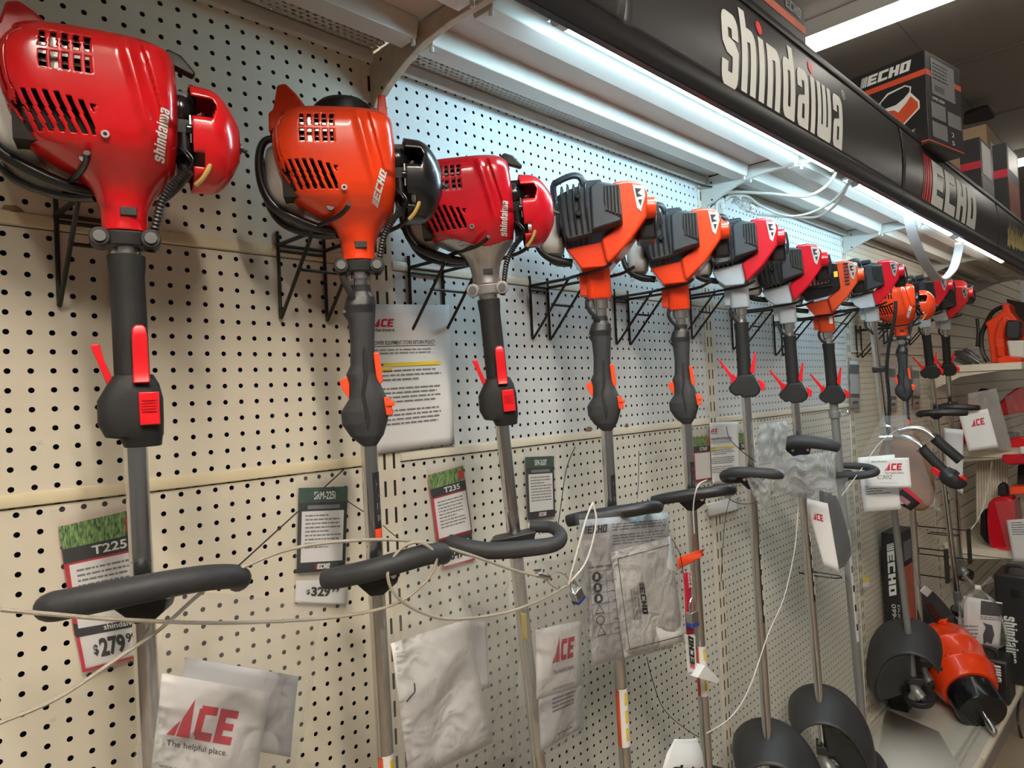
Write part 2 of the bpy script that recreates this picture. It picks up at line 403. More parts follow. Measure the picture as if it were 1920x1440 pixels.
def quadmap(tl, tr, br, bl, off=0.0, towards=None):
    """bilinear map of (u, v) in [0,1] (v up) onto four corners, lifted off by off inches along the normal"""
    tl, tr, br, bl = map(Vector, (tl, tr, br, bl)); n = (br-bl).cross(tl-bl).normalized()
    if n.dot(CP-bl) < 0: n = -n
    def f(u, v): return (bl*(1-u)+br*u)*(1-v)+(tl*(1-u)+tr*u)*v+n*off
    f.w = ((tr-tl).length+(br-bl).length)/2; f.h = ((tl-bl).length+(tr-br).length)/2; f.n = n
    return f
def textlines(mb, f, u0, u1, v0, v1, rows, h=.45, seed=1, words=True):
    rnd = random.Random(seed); dv = (v1-v0)/rows
    for r in range(rows):
        v = v1-dv*(r+1)+dv*.3; end = u1-(u1-u0)*rnd.choice((0, .03, .08, .35 if rnd.random() < .4 else .05))
        u = u0
        while u < end-.01:
            w = rnd.uniform(.03, .12)*(1 if words else 3); w = min(w, end-u)
            mb.add([f(u, v), f(u+w, v), f(u+w, v+dv*h), f(u, v+dv*h)], [(0, 1, 2, 3)]); u += w+.014
def dist_noise(x, y, s=0):
    return (math.sin(x*7.1+s*1.7+2*math.sin(y*5.3+s))+math.sin(y*9.7+s*2.3+1.5*math.sin(x*6.1)))*.5

def bands(poly, h):
    """cut a flat polygon into horizontal bands so it can follow a bowed surface"""
    def clip(P, c, up):
        out = []
        for i in range(len(P)):
            a, b = P[i-1], P[i]; ia = (a[1] >= c) if up else (a[1] <= c); ib = (b[1] >= c) if up else (b[1] <= c)
            if ia != ib: t = (c-a[1])/(b[1]-a[1]); out.append((a[0]+(b[0]-a[0])*t, c))
            if ib: out.append(b)
        return out
    lo = min(p[1] for p in poly); hi = max(p[1] for p in poly); n = max(1, math.ceil((hi-lo)/h)); res = []
    for i in range(n):
        q = clip(clip(list(poly), lo+(hi-lo)*i/n, True), lo+(hi-lo)*(i+1)/n, False)
        if len(q) > 2: res.append(q)
    return res
# ------------------------------------------------------------------ the store shell
ZF = -ZO
f_ = MB(); f_.box(-260, 700, -330, 260, ZF-2, ZF); struct(f_.build('floor', 'floor'))
c_ = MB(); c_.box(-260, 700, -330, 260, CEIL_Z, CEIL_Z+2)
ceil = struct(c_.build('ceiling', 'ceiling'))
c_ = MB()
for x in range(-240, 700, 48): c_.box(x-.2, x+.2, -330, 260, CEIL_Z-.12, CEIL_Z)
for y in range(-312, 260, 24): c_.box(-260, 700, y-.12, y+.12, CEIL_Z-.08, CEIL_Z)
struct(c_.build('trim_1', mat('ceiling_joint', (.27, .24, .21), .8)))
def ceiling_fixture(x, y0, y1, lab, m='ceil_led'):
    r = empty('ceiling_light', (x, y0, CEIL_Z), lab, 'light', 'ceiling lights')
    MB().prism([(x-4.5, CEIL_Z), (x+4.5, CEIL_Z), (x+3, CEIL_Z-2.6), (x-3, CEIL_Z-2.6)], y0, y1).build('housing', 'tan_tube', r)
    for dx in (-1.6, 1.6):
        t = MB().cyl((x+dx, y0+1, CEIL_Z-3.6), (x+dx, y1-1, CEIL_Z-3.6), .75, n=10).build('tube', m, r)
        MB().box(x+dx-.8, x+dx+.8, y0, y0+1.2, CEIL_Z-4.4, CEIL_Z-2.4).build('socket', 'tan_tube', t)
for x, y0, y1, lab in [(147, -96, 22, 'long ceiling light fixture nearest the black carton, seen past the top of the sign'),
                  (290, -96, 60, 'ceiling light fixture far down the store, at the right edge behind the cartons'),
                  (-50, -110, -40, 'unseen ceiling light over the aisle behind the viewer, placed for light falloff'),
                  (-6, -130, -52, 'unseen ceiling light over the aisle further out from the wall, placed for light falloff')]:  # unseen pair moved left so their light fades to the right
    ceiling_fixture(x, y0, y1, lab, 'ceil_led2' if x > 100 else 'ceil_led')
p = empty('ceiling_panel', (222, -3, CEIL_Z-4), 'dark maroon rounded panel hanging flat under the ceiling', 'ceiling panel')
mb = MB(); pts = rounded(0, 0, 1, 1, .2, .2, .2, .2)
q = [atZ(1808, 215, 70), atZ(1852, 200, 70), atZ(1868, 222, 70), atZ(1806, 236, 70)]
pf = lambda u, v: q[0]*(1-u)*v+q[1]*u*v+q[2]*u*(1-v)+q[3]*(1-u)*(1-v)
tp = [pf(*a) for a in pts]; n_ = len(tp)
mb.add(tp+[a+Vector((0, 0, .8)) for a in tp], [tuple(range(n_)), tuple(range(2*n_-1, n_-1, -1))]+[(i, (i+1) % n_, n_+(i+1) % n_, n_+i) for i in range(n_)])
mb.build('plate', 'maroon', p)
MB().cyl(pf(.5, .5)+Vector((0, 0, .5)), pf(.5, .5)+Vector((0, 0, 4.2)), .3).build('hanger', 'steel', p)

# ------------------------------------------------------------------ gondola back, uprights, pegboards
X0, XA, XB, XC, XD, XE = -25, 22.9, 71.0, 119.0, 168.0, 216.0
struct(MB().box(X0-30, 290, 1.6, 2.4, ZF, 34).build('wall_back', 'dark'))
UP = [(XA, 'cream slotted upright between the trimmer wearing the orange housing and the first white panel'), (XB, 'cream slotted upright behind the return policy sheet above the crumpled bags'),
      (XC, 'cream slotted upright left of the price cards on the far pegboard'), (XD, 'cream slotted upright where the pegboard meets the grooved wall')]
for X, lab in UP:
    r = empty('gondola_upright', (X, 0, ZF+.1), lab, 'upright', 'slotted gondola uprights')
    MB().box(X-1.0, X+1.0, -.06, 1.2, ZF+.1, 27).build('post', 'cream', r)
    mb = MB()
    z = ZF+8
    while z < 26.5:
        for dx in (-.42, .42): mb.box(X+dx-.10, X+dx+.10, -.075, .3, z, z+1.15)
        z += 2.0
    sl = mb.build('slots', 'dark', r); sl['kind'] = 'stuff'
def panel(xa, xb, z0, z1, zrow, lab, dx=0.0, m='peg'):
    r = empty('pegboard_panel', ((xa+xb)/2, 0, z0), lab, 'pegboard', 'pegboard panels')
    ox = round((xa+xb)/2)+dx
    # parent frame sits on a hole so the holes land on the one inch grid
    WM[r.name] = Matrix.Translation(W(ox, 0, zrow)); r.matrix_world = WM[r.name]
    MB().box(xa, xb, 0, .02, z0, z1).build('board', m, r)
    return r
def trim_strip(xa, xb, z, h, r, m='cream_trim'):
    MB().prism([(0, z), (-.16, z+.04), (-.2, z+h*.5), (-.12, z+h), (0, z+h)], xa, xb, ax='x').build('edge_trim', m, r, bevel=.02)
secs = [(X0, XA-1.0, 'left of the first upright'), (XA+1.0, XB-1.0, 'between the first and second uprights'), (XB+1.0, XC-1.0, 'between the second and third uprights')]
for i, (xa, xb, w) in enumerate(secs):
    a = panel(xa, xb, 7.45, 27, 8.78, 'upper pegboard panel behind the engines, '+w, m='peg2' if i else 'peg')
    trim_strip(xa, xb, 7.47, .68, a, 'cream_trim' if i == 0 else 'cream')
    b = panel(xa, xb, -6.95, 7.40, 7.0, 'middle pegboard panel, '+w, m='peg2' if i else 'peg'); trim_strip(xa, xb, -6.93, .68, b, 'cream_trim' if i == 0 else 'cream')
    panel(xa, xb, ZF+6, -7.0, -7.3, 'tall lower pegboard panel, '+w, .18, m='peg3' if i else 'peg')
    if i == 1:
        for (px, py, sx, sy) in [(1104, 806, .5, .35), (1175, 799, .35, .3)]:
            p = at(px, py, -.02); mb = MB(); mb.add([p+Vector((math.cos(k*1.05)*sx*(1+.3*math.sin(k*3)), -.01, math.sin(k*1.05)*sy)) for k in range(6)], [(0, 1, 2, 3, 4, 5)]); mb.build('chip', mat('board_chip', (.22, .12, .07), .8), b)
    if i == 0:
        mb = MB(); mb.add([at(*c, -.02) for c in [(2, 391), (8, 384), (30, 385), (47, 397), (30, 398)]], [(0, 1, 2, 3, 4)]); mb.build('chip', mat('bare_board', (.28, .17, .09), .8), a)
for z0, z1, zr, w in [(ZF+6, 2.3, -60, 'lower'), (2.4, 12.0, 2.9, 'middle'), (12.1, 27, 12.6, 'upper')]:
    a = panel(XC+1, XD-1, z0, z1, zr, w+' pegboard panel of the farthest cream section, behind the last trimmers'); 
    trim_strip(XC+1, XD-1, z0+.02, .5, a, 'cream')
# grooved wall beyond the pegboard
r = empty('slatwall_panel', (XD+25, 0, ZF+6), 'grooved cream slat panel behind the leaf blower shelves', 'slatwall')
mb = MB(); z = ZF+6
while z < 30:
    mb.box(XD+1, 290, 0, .5, z, z+2.72); z += 3.0
mb.box(XD+1, 290, .5, .9, ZF+6, 30)
mb.build('slats', 'cream', r)

# ------------------------------------------------------------------ top shelves
ZS = 23.35          # underside of the shelf pan
def shelf(xa, xb, lab, parts=True):
    r = empty('top_shelf', ((xa+xb)/2, -8, ZS), lab, 'shelf', 'top shelves of the gondola')
    MB().box(xa, xb, -16, -3.6, ZS, ZS+.12).box(xa, xb, -16.1, -16, ZS-1.3, ZS+.12).build('pan', 'shelf', r)
    MB().box(xa, xb, -3.6, -.55, ZS, ZS+.08).build('slotted_strip', 'slots', r)
    MB().box(xa, xb, -3.6, -.55, ZS+.35, ZS+.45).build('added_dark_backing', 'dark', r)  # added dark sheet so the slots show dark, not the lit ceiling
    MB().prism([(-.55, ZS+.05), (-.95, ZS-.05), (-1.05, ZS-.45), (-.95, ZS-.85), (-.55, ZS-.92)], xa+.2, xb-.2, ax='x').build('back_rail', 'shelf', r, bevel=.05)
    for y in (-5.4, -11.4):
        MB().prism([(y-1.15, ZS), (y-.85, ZS-1.35), (y+.85, ZS-1.35), (y+1.15, ZS)], xa+.3, xb-.3, ax='x').build('channel_rib', 'shelf', r, bevel=.06)
        for xx in (xa+.45, xb-.45):
            MB().cyl((xx, y-.6, ZS-1.35), (xx, y-.6, ZS-1.75), .16, n=8).build('pin', 'shelf', r)
for xa, xb, w in [(X0, XA-.35, 'warm cream top shelf at the far left, seen from below'), (XA+.35, XB-.35, 'pale top shelf with a bright tube along its front, above the white pegboard'),
                  (XB+.35, XC-.35, 'top shelf the white cords hang under'), (XC+.35, XD-.35, 'top shelf above the bent grey strip'), (XD+.35, XE-.35, 'dark top shelf above the leaf blower')]:
    shelf(xa, xb, w)
BR = [(0, ZS-.1), (0, 19.4), (-.35, 19.3), (-.8, 19.9), (-1.4, 20.0), (-2.0, 20.35), (-3.1, 20.85), (-4.6, 21.4), (-6.4, 21.85), (-9.3, 22.1), (-12.7, 22.0), (-15.6, 21.7), (-15.8, ZS-.1)]
BR2 = [(0, ZS-.1), (0, 19.4), (-.35, 19.3), (-1.2, 19.9), (-3.1, 20.4), (-6.4, 21.0), (-9.3, 21.2), (-12.7, 21.3), (-15.6, 21.1), (-15.8, ZS-.1)]
for X, lab in [(XA, 'chipped cream shelf bracket at the upright left of the white panel'), (XB, 'pale shelf bracket the white cords are tied to'), (XC, 'curved shelf bracket left of the bent grey strip'), (XD, 'curved shelf bracket right of the bent grey strip'), (XE, 'shelf bracket in shade above the leaf blower')]:
    r = empty('shelf_bracket', (X, 0, 19.4), lab, 'bracket', 'brackets under the top shelf')
    MB().prism(BR, X-.28, X+.28, ax='x').build('arm', 'chipped' if X == XA else 'shelf', r, bevel=.05, label='chipped cream paint' if X == XA else None)
    for z in (22.5, 20.4): MB().cyl((X-.30, -1.5, z+.0), (X+.30, -1.5, z), .13, n=10).build('rivet', 'dark', r)
# tube lights under the front edge
for xa, xb, m, tz, lab in [(26.5, 73.6, 'led', 21.3, 'lit white tube under the shelf edge, below the big white sign word'), (78.9, 124.2, 'led', 20.85, 'lit tube light further right, from the cord plugs to the bent grey strip'), (126.5, 166, 'led2', 20.85, 'dimmer tube light past the bent grey strip')]:
    r = empty('tube_light', ((xa+xb)/2, -15, 20.7), lab, 'tube light', 'tube lights under the shelf')
    MB().cyl((xa+.9, -15.0, tz), (xb-.9, -15.0, tz), .5, n=14).build('tube', m, r)
    MB().prism([(-15.95, tz+.5), (-13.7, tz+.5), (-13.7, tz+.75), (-15.95, tz+.95)], xa+.6, xb-.6, ax='x').build('shading_batten', 'shelf', r)  # made wide as an added shade between tube and shelf pan
    for xx in (xa, xb-.9): MB().cyl((xx, -15, tz), (xx+.9, -15, tz), .55, n=14).build('end_cap', 'shelf', r)

# ------------------------------------------------------------------ sign header
YS = -16.6
SB, ST = 21.5, 30.0
def bow(xa, xb, bulge=.9):
    def f(u, v, off=0):
        return Vector((xa+(xb-xa)*u, YS-.25-bulge*math.sin(math.pi*v)*.9-off, SB+(ST-SB)*v))
    return f
for xa, xb in [(-30, 91.2), (91.2, 150.3), (150.3, 216)]:
    r = empty('sign_rail', ((xa+xb)/2, YS, 19.9), {-30: 'black sign rail pair holding the leftmost and white word cards', 91.2: 'black sign rail pair holding the card with red bars', 150.3: 'black sign rail pair holding the yellow streaked card'}[xa], 'sign holder', 'black sign rails on the shelf edge')
    MB().prism([(YS+.45, 19.95), (YS-.15, 19.95), (YS-.35, 20.5), (YS-.42, 21.5), (YS-.30, 21.75), (YS+.1, 21.9), (YS+.45, 21.3)], xa+.1, xb-.1, ax='x').build('lower_rail', 'rail_black', r, bevel=.05)
    MB().prism([(YS+.45, 29.75), (YS-.1, 29.6), (YS-.42, 29.75), (YS-.45, 30.3), (YS-.2, 30.75), (YS+.35, 30.75)], xa+.1, xb-.1, ax='x').build('upper_rail', 'rail_black', r, bevel=.05)
    MB().box(xa+.1, xb-.1, YS+.35, YS+.5, 21, 30).build('back_plate', 'shelf', r)
cards = []
def sign_card(xa, xb, lab, bulge=.9, curl=0):
    f = bow(xa, xb, bulge)
    r = empty('sign_card', ((xa+xb)/2, YS-.3, SB), lab, 'sign')
    mb = MB()
    mb.sheet(lambda u, v: f(u, v)+Vector((0, -curl*max(0, (u-.93)/.07)**2*math.sin(math.pi*v), 0)), 60, 14)
    mb.build('card', 'sign_black', r, solid=.04)
    return r, f
r0, f0 = sign_card(-30, 31.0, 'sign card cut off at the top edge, with a round photo of brown and cream', .8)
mb = MB(); F0 = bow(-30, 31.0, .8)
def onF(F, xa, xb, x, z, off=.03): return F((x-xa)/(xb-xa), (z-SB)/(ST-SB), off)
cx, cz = 24.2, 27.6
mb.add([onF(F0, -30, 31, cx+6*math.cos(a*math.pi/20), cz+4.4*math.sin(a*math.pi/20) if cz+4.4*math.sin(a*math.pi/20) < ST else ST, .03) for a in range(40)], [tuple(range(40))])
mb.build('picture', 'brown', r0)
mb = MB()
for k in range(20, 40):
    a0, a1 = k*math.pi/20, (k+1)*math.pi/20
    mb.add([onF(F0, -30, 31, cx+rr*math.cos(a), cz+rr*.74*math.sin(a), .05) for a, rr in ((a0, 6), (a1, 6), (a1, 5.4), (a0, 5.4))], [(0, 1, 2, 3)])
mb.build('picture_rim', 'cream_trim', r0)
r1, f1 = sign_card(31.1, 91.0, 'black sign card with the tall white word and two red dots', .35)
Ls, Ds, wd_ = shindaiwa_polys()
P0 = at(1357, 175, YS-.5).x; P1 = at(1582, 300, YS-.5).x
def shmap(x, y):
    X = P0+(P1-P0)*(x/wd_); return onF(f1, 31.1, 91.0, X, SB+.45+5.5*y, .05)
mb = MB()
for p in Ls:
    for b in bands(p, .16): mb.add([shmap(*q) for q in b], [tuple(range(len(b)))])
mb.build('lettering', 'white_ink', r1, sharp=180)
for p in Ds:
    mb = MB(); [mb.add([shmap(*q) for q in b], [tuple(range(len(b)))]) for b in bands(p, .1)]; mb.build('red_dot', 'sign_red', r1)
font_mesh('registered_mark', '®', 1.0, lambda x, y: onF(f1, 31.1, 91.0, P1+.4+x, SB+.6+5.5*1.0+y, .05), 'white_ink', r1)
r2, f2 = sign_card(91.4, 150.1, 'black sign card with four red slanted bars before white block letters', .45)
bs, ls, we = echo_polys(.12, .13)
E0 = at(1731, 350, YS-.6).x; E1 = at(1832, 420, YS-.6).x
def ecmap(x, y):
    X = E0+(E1-E0)*(x/we); return onF(f2, 91.4, 150.1, X+.6*math.sin(y*6.3)*0, SB+.5+6.4*y, .05)
for nm, ps, m in (('red_bars', bs, 'sign_red'), ('lettering', ls, 'white_ink')):
    mb = MB()
    for p in ps:
        x0, y0 = p[0]; x1, _ = p[1]; x3, y3 = p[3]
        mb.sheet(lambda u, v: ecmap(x0+(x1-x0)*u+(x3-x0)*v, y0+(y3-y0)*v), 1, 6)
    mb.build(nm, m, r2)
r3, f3 = sign_card(150.5, 215, 'black sign card at the right edge with streaky yellow lettering', .4)
mb = MB(); rnd = random.Random(4); a0 = at(1890, 450, YS-.6).x
for k in range(34):
    x = a0+k*.95; z0 = SB+1+rnd.uniform(0, .8)+.03*k; z1 = SB+5.4+rnd.uniform(-.6, 1.6)
    if x > 213: break
    mb.add([onF(f3, 150.5, 215, x, z0, .05), onF(f3, 150.5, 215, x+.75, z0, .05), onF(f3, 150.5, 215, x+.8, (z0+z1)/2, .05), onF(f3, 150.5, 215, x+.6, z1, .05), onF(f3, 150.5, 215, x+.1, z1-.5, .05), onF(f3, 150.5, 215, x-.1, (z0+z1)/2, .05)], [(0, 1, 2, 3, 4, 5)])
mb.build('lettering', 'sign_yellow', r3, label='yellow brushed lettering')
# bent grey shelf strip hanging off the front
o = MB(); pts = [at(1704, 400, -15.4), at(1709, 430, -15.4), at(1722, 468, -15.4), at(1742, 505, -15.4), at(1763, 525, -15.4), at(1785, 508, -15.4), at(1795, 480, -15.4), at(1799, 455, -15.4)]
def strip(pts, wid, mbx):
    P = []
    for i in range(len(pts)-1):
        a = pts[max(i-1, 0)]; b = pts[i]; c = pts[i+1]; d = pts[min(i+2, len(pts)-1)]
        for k in range(5):
            t = k/5; P.append(0.5*((2*b)+(c-a)*t+(2*a-5*b+4*c-d)*t*t+(3*b-a-3*c+d)*t**3))
    P.append(pts[-1]); rings = []
    for i, p in enumerate(P):
        t = (P[min(i+1, len(P)-1)]-P[max(i-1, 0)]).normalized(); n = Vector((0, 1, 0)).cross(t).normalized()*.10; w = Vector((0, wid/2, 0))
        rings.append([p-w-n, p+w-n, p+w+n, p-w+n])
    mbx.loft(rings)
strip(pts, 1.3, o); tag(o.build('shelf_strip', mat('bent_grey_strip', (.50, .50, .52), .4)), 'bent grey plastic strip drooping below the shelf edge', 'strip')
# white lamp cords
def cord(pts, r, m, lab, name='power_cord', cat='cord', group=None, n=8):
    o = MB().tube(pts, r, n=n).build(name, m); return tag(o, lab, cat, group)
cord([at(1347, 375, -1.5), at(1352, 368, -2), at(1372, 360, -3), at(1440, 363, -8), at(1510, 368, -12), at(1548, 350, -14), at(1565, 328, -15), Vector((73.4, -15, 20.8))], .17, 'cord_white', 'upper white lamp cord running to the end of the first tube', group=None)
cord([at(1362, 367, -2), at(1400, 368, -4), at(1425, 385, -6), at(1470, 404, -9), at(1510, 402, -11), at(1550, 385, -13), at(1577, 362, -14.5), at(1590, 345, -15), Vector((79.0, -15, 20.8))], .15, 'cord_white', 'middle white lamp cord sagging to the start of the second tube')
cord([at(1420, 402, -4), at(1440, 404, -5), at(1520, 408, -10), at(1550, 398, -12), at(1575, 375, -14), at(1588, 352, -15), Vector((79.3, -14.7, 20.5))], .15, 'cord_white', 'lowest white lamp cord, hanging just above the black engines')
cord([at(1365, 368, -2), at(1346, 376, -1.6), at(1343, 398, -1.4), at(1345, 415, -1.6), at(1352, 440, -2)], .2, 'cord_white', 'white cord dropping behind the engines by the upright')
cord([at(1372, 372, -2.2), at(1362, 380, -2), at(1356, 392, -2)], .2, 'cord_white', 'short white plug cord beside the upright')
r = empty('plug', at(1355, 395, -2), 'white plug end above the black engine', 'plug'); p = at(1355, 392, -2); MB().prism([(p.x-.5, p.z), (p.x+.5, p.z), (p.x+.8, p.z-1.3), (p.x-.8, p.z-1.3)], p.y-.4, p.y+.4).build('body', 'cord_white', r, bevel=.1)
MB().tube([p+Vector((0, 0, .6)), p], .3, n=8).build('strain_relief', 'cord_white', r)
cord([at(1316, 348, -1), at(1348, 353, -2), at(1352, 362, -2.4), at(1360, 371, -2.6)], .11, 'wire', 'black tie round the white cords, long tail to the left', 'cable_tie', 'cable tie', n=6)
cord([at(1364, 366, -2.2), at(1350, 372, -2), at(1338, 382, -1.4), at(1332, 389, -1)], .09, 'wire', 'black tie end pointing down left from the cords', 'cable_tie', 'cable tie', n=6)
def crumple(c, rx, rz, ry, seed, m='film2', name='plastic_bag', lab='', nu=26, nv=18, amp=.25, cat='bag', rot=0.0):
    mb = MB(); c = Vector(c); cr, sr = math.cos(rot), math.sin(rot)
    rings = []
    for j in range(nv+1):
        ph = math.pi*min(max(j/nv, .02), .98)
        rg = []
        for k in range(nu):
            a = 2*math.pi*k/nu
            q = 1+amp*dist_noise(math.cos(a)*1.3+ph, math.sin(a)*1.3+ph*.7, seed)+amp*.5*math.sin(a*5+ph*3+seed)
            x, z = rx*math.sin(ph)*math.cos(a)*q, rz*math.cos(ph)*(1+.15*math.sin(3*a+seed))
            rg.append(c+Vector(((x*cr-z*sr)*.75, ry*math.sin(ph)*math.sin(a)*q-.66*(x*cr-z*sr), x*sr+z*cr)))
        rings.append(rg)
    mb.loft(rings); o = mb.build(name, m, sharp=60, world_origin=tuple(c)); return tag(o, lab, cat) if lab else o
crumple(at(1396, 384, -4), 1.5, .6, .5, 3, lab='scrap of clear film caught on the white cords', name='film_scrap', cat='plastic film', rot=-.7)

# ------------------------------------------------------------------ base decks
def deck(xa, xb, lab):
    r = empty('base_deck', ((xa+xb)/2, -8, ZF), lab, 'base deck', 'base decks of the gondola')
    MB().box(xa, xb, -13.1, -2.2, -61.55, -61.4).box(xa, xb, -15.95, -15.0, -61.55, -61.4).build('deck_plate', 'deck', r)
    MB().box(xa, xb, -15.0, -13.1, -61.5, -61.42).box(xa, xb, -2.2, 0, -61.5, -61.42).build('slotted_strip', 'deckslots', r)
    MB().box(xa, xb, -15.0, -13.1, -62.1, -62.0).box(xa, xb, -2.2, 0, -62.1, -62.0).build('added_dark_backing', 'dark', r)  # added dark sheet under the slots to make them look dark
    MB().prism([(-15.95, -61.4), (-16.5, -61.35), (-16.7, -61.7), (-16.6, -62.6), (-15.95, -62.6)], xa, xb, ax='x').build('front_lip', 'cream', r, bevel=.05)
    MB().box(xa, xb, -15.6, -15.2, ZF+.02, -61.6).build('kick_plate', 'alu', r)
for xa, xb, w in [(X0, XA, 'hidden low under the leftmost trimmers'), (XA, XB, 'under the white pegboard section'), (XB, XC, 'where the black guards stand and the auger pin rests'), (XC, XD, 'under the auger and the black tool cases'), (XD, XE+60, 'in shade below the shelves at the right')]:
    deck(xa+.05, xb-.05, 'cream metal base deck '+w)
o = MB().add([atZ(1652, 1362, -61.38), atZ(1662, 1330, -61.38), atZ(1760, 1372, -61.38), atZ(1800, 1440, -61.38), atZ(1640, 1480, -61.38)], [(0, 1, 2, 3, 4)]).build('card_sheet', mat('grey_card_sheet', (.50, .49, .44), .55), solid=.04)
tag(o, 'pale flat card sheet lying on the deck beside the grey shaft foot', 'card')
# ------------------------------------------------------------------ string trimmers
# local frame of a trimmer: z up the shaft with 0 at the clamp under the engine, x to the viewer's right, -y towards the aisle
SH = [ # z, cx, cy, rx, ry, n    bell shaped shroud
 (0.05, 0, 0, 1.04, 1.04, 2.0), (.5, 0, 0, 1.02, 1.02, 2.0), (1.0, 0, 0, 1.06, 1.06, 2.1), (1.5, .03, 0, 1.18, 1.16, 2.2), (2.0, .06, 0, 1.42, 1.35, 2.4),
 (2.5, 0, 0, 1.9, 1.7, 2.6), (3.0, -.25, 0, 2.55, 2.15, 2.8), (3.6, -.65, 0, 3.05, 2.6, 3.4), (4.3, -0.75, 0, 3.26, 2.85, 4.0), (5.2, -0.95, 0, 3.48, 2.95, 4.6),
 (6.2, -1.05, 0, 3.61, 3.0, 5.0), (7.2, -1.10, 0, 3.64, 3.0, 5.0), (8.0, -1.05, 0, 3.56, 2.95, 4.6), (8.6, -0.95, .05, 3.36, 2.75, 4.0), (9.0, -1.05, .1, 3.15, 2.4, 3.4), (9.2, -.9, .1, 2.3, 1.7, 2.6)]
def sh_at(z):
    z = max(SH[0][0], min(SH[-1][0], z))
    for i in range(len(SH)-1):
        if z <= SH[i+1][0]:
            a = SH[max(i-1, 0)]; b = SH[i]; c = SH[i+1]; d = SH[min(i+2, len(SH)-1)]; t = (z-b[0])/(c[0]-b[0])
            return [0.5*((2*b[k])+(c[k]-a[k])*t+(2*a[k]-5*b[k]+4*c[k]-d[k])*t*t+(3*b[k]-a[k]-3*c[k]+d[k])*t**3) for k in range(1, 6)]
def sst(a, b, x): t = max(0, min(1, (x-a)/(b-a))); return t*t*(3-2*t)
def relief(x, z):
    """raised ridge and raised panel on the flank"""
    d = 0
    lx = .25+.9*sst(8.9, 4.2, z)*0+ (8.9-z)*.2        # ridge line slides right as it goes down
    d += .20*math.exp(-((x-lx)/.28)**2)*sst(3.2, 5.0, z)*sst(9.1, 8.4, z)
    xl = .95+(8.4-z)*.22
    if z < 8.8: d += .24*sst(xl, xl+.16, x)*sst(4.7, 5.1, z)*sst(8.75, 8.45, z)
    return d
def sh_pt(th, z):
    cx, cy, rx, ry, n = sh_at(z); c, s_ = math.cos(th), math.sin(th)
    x = cx+rx*math.copysign(abs(c)**(2/n), c); y = cy+ry*math.copysign(abs(s_)**(2/n), s_)
    if s_ < 0: y -= relief(x, z)
    z2 = z
    if x < -1.5: z2 = z-.10*(-1.5-x)*sst(3, 7, z)*0
    return Vector((x, y, z2))
def sh_front(x, z):
    cx, cy, rx, ry, n = sh_at(z); q = min(.985, abs((x-cx)/rx))
    return cy-ry*(1-q**n)**(1/n)-relief(x, z)
def in_slot(x, y, z, s_):
    if s_ < 0.15 and y < 0:
        if -3.0 < x < -.9 and ((6.55 < z < 7.4) or (7.55 < z < 8.35)) and ((x+3.0) % .43) < .25: return True
        u = x+.35*(z-4.3)
        if 3.9 < z < 5.6 and x > -4.0 and x < -1.0 and (u % .42) < .23 and z < 5.6-.28*max(0, x+2.4): return True
    if x < -3.55 and -2.6 < y < 1.8:
        if 5.6 < z < 8.55 and not 7.55 < z < 7.7 and ((y+2.8) % .46) < .25: return True
        if 3.9 < z < 5.2 and ((y+2.8) % .46) < .25: return True
    return False
def shroud(root, m, mneck=None):
    NT, NZ = 320, 150; z0, z1 = .05, 9.2
    mb = MB(); zs = [z0+(z1-z0)*j/NZ for j in range(NZ+1)]
    ac = [0.0]; Q = 4000
    pp = [(3.7*math.copysign(abs(math.cos(a))**.43, math.cos(a)), 3.0*math.copysign(abs(math.sin(a))**.43, math.sin(a))) for a in [2*math.pi*k/Q for k in range(Q+1)]]
    for k in range(Q): ac.append(ac[-1]+math.hypot(pp[k+1][0]-pp[k][0], pp[k+1][1]-pp[k][1]))
    ths = []; j = 0
    for k in range(NT):
        tgt = ac[-1]*k/NT
        while ac[j+1] < tgt: j += 1
        ths.append(2*math.pi*(j+(tgt-ac[j])/max(1e-9, ac[j+1]-ac[j]))/Q)
    rings = [[sh_pt(t, z) for t in ths] for z in zs]
    def skip(i, k):
        p = (rings[i][k]+rings[i+1][(k+1) % NT])/2; return in_slot(p.x, p.y, p.z, math.sin(ths[k]))
    split = 2.9
    def sel(i, k, low):
        p = (rings[i][k]+rings[i+1][(k+1) % NT])/2
        lim = 2.6+.75*sst(0.4, -2.6, p.x)+.35*sst(.3, 2.2, p.x)
        return (p.z < lim) == low
    if mneck is None:
        mb.loft(rings, caps=False, skip=skip); mb.add(rings[-1], [tuple(range(NT))])
        mb.build('engine_shroud', m, root, local=True, solid=-.10, sharp=50)
    else:
        mb.loft(rings, caps=False, skip=lambda i, k: skip(i, k) or sel(i, k, True)); mb.add(rings[-1], [tuple(range(NT))])
        mb.build('engine_shroud', m, root, local=True, solid=-.10, sharp=50)
        mb = MB(); mb.loft(rings, caps=False, skip=lambda i, k: sel(i, k, False))
        mb.build('clutch_housing', mneck, root, local=True, solid=-.12, sharp=50, label='bare silver metal cone')
def bolt(root, p, d, r=.16, m='steel'):
    p = Vector(p); d = Vector(d).normalized()
    b = MB().cyl(p, p+d*.12, r, r*.9, n=12).build('screw', m, root, local=True, label='bright metal screw')
    MB().cyl(p+d*.1, p+d*.13, r*.45, n=6).build('socket', 'dark', b, local=True)
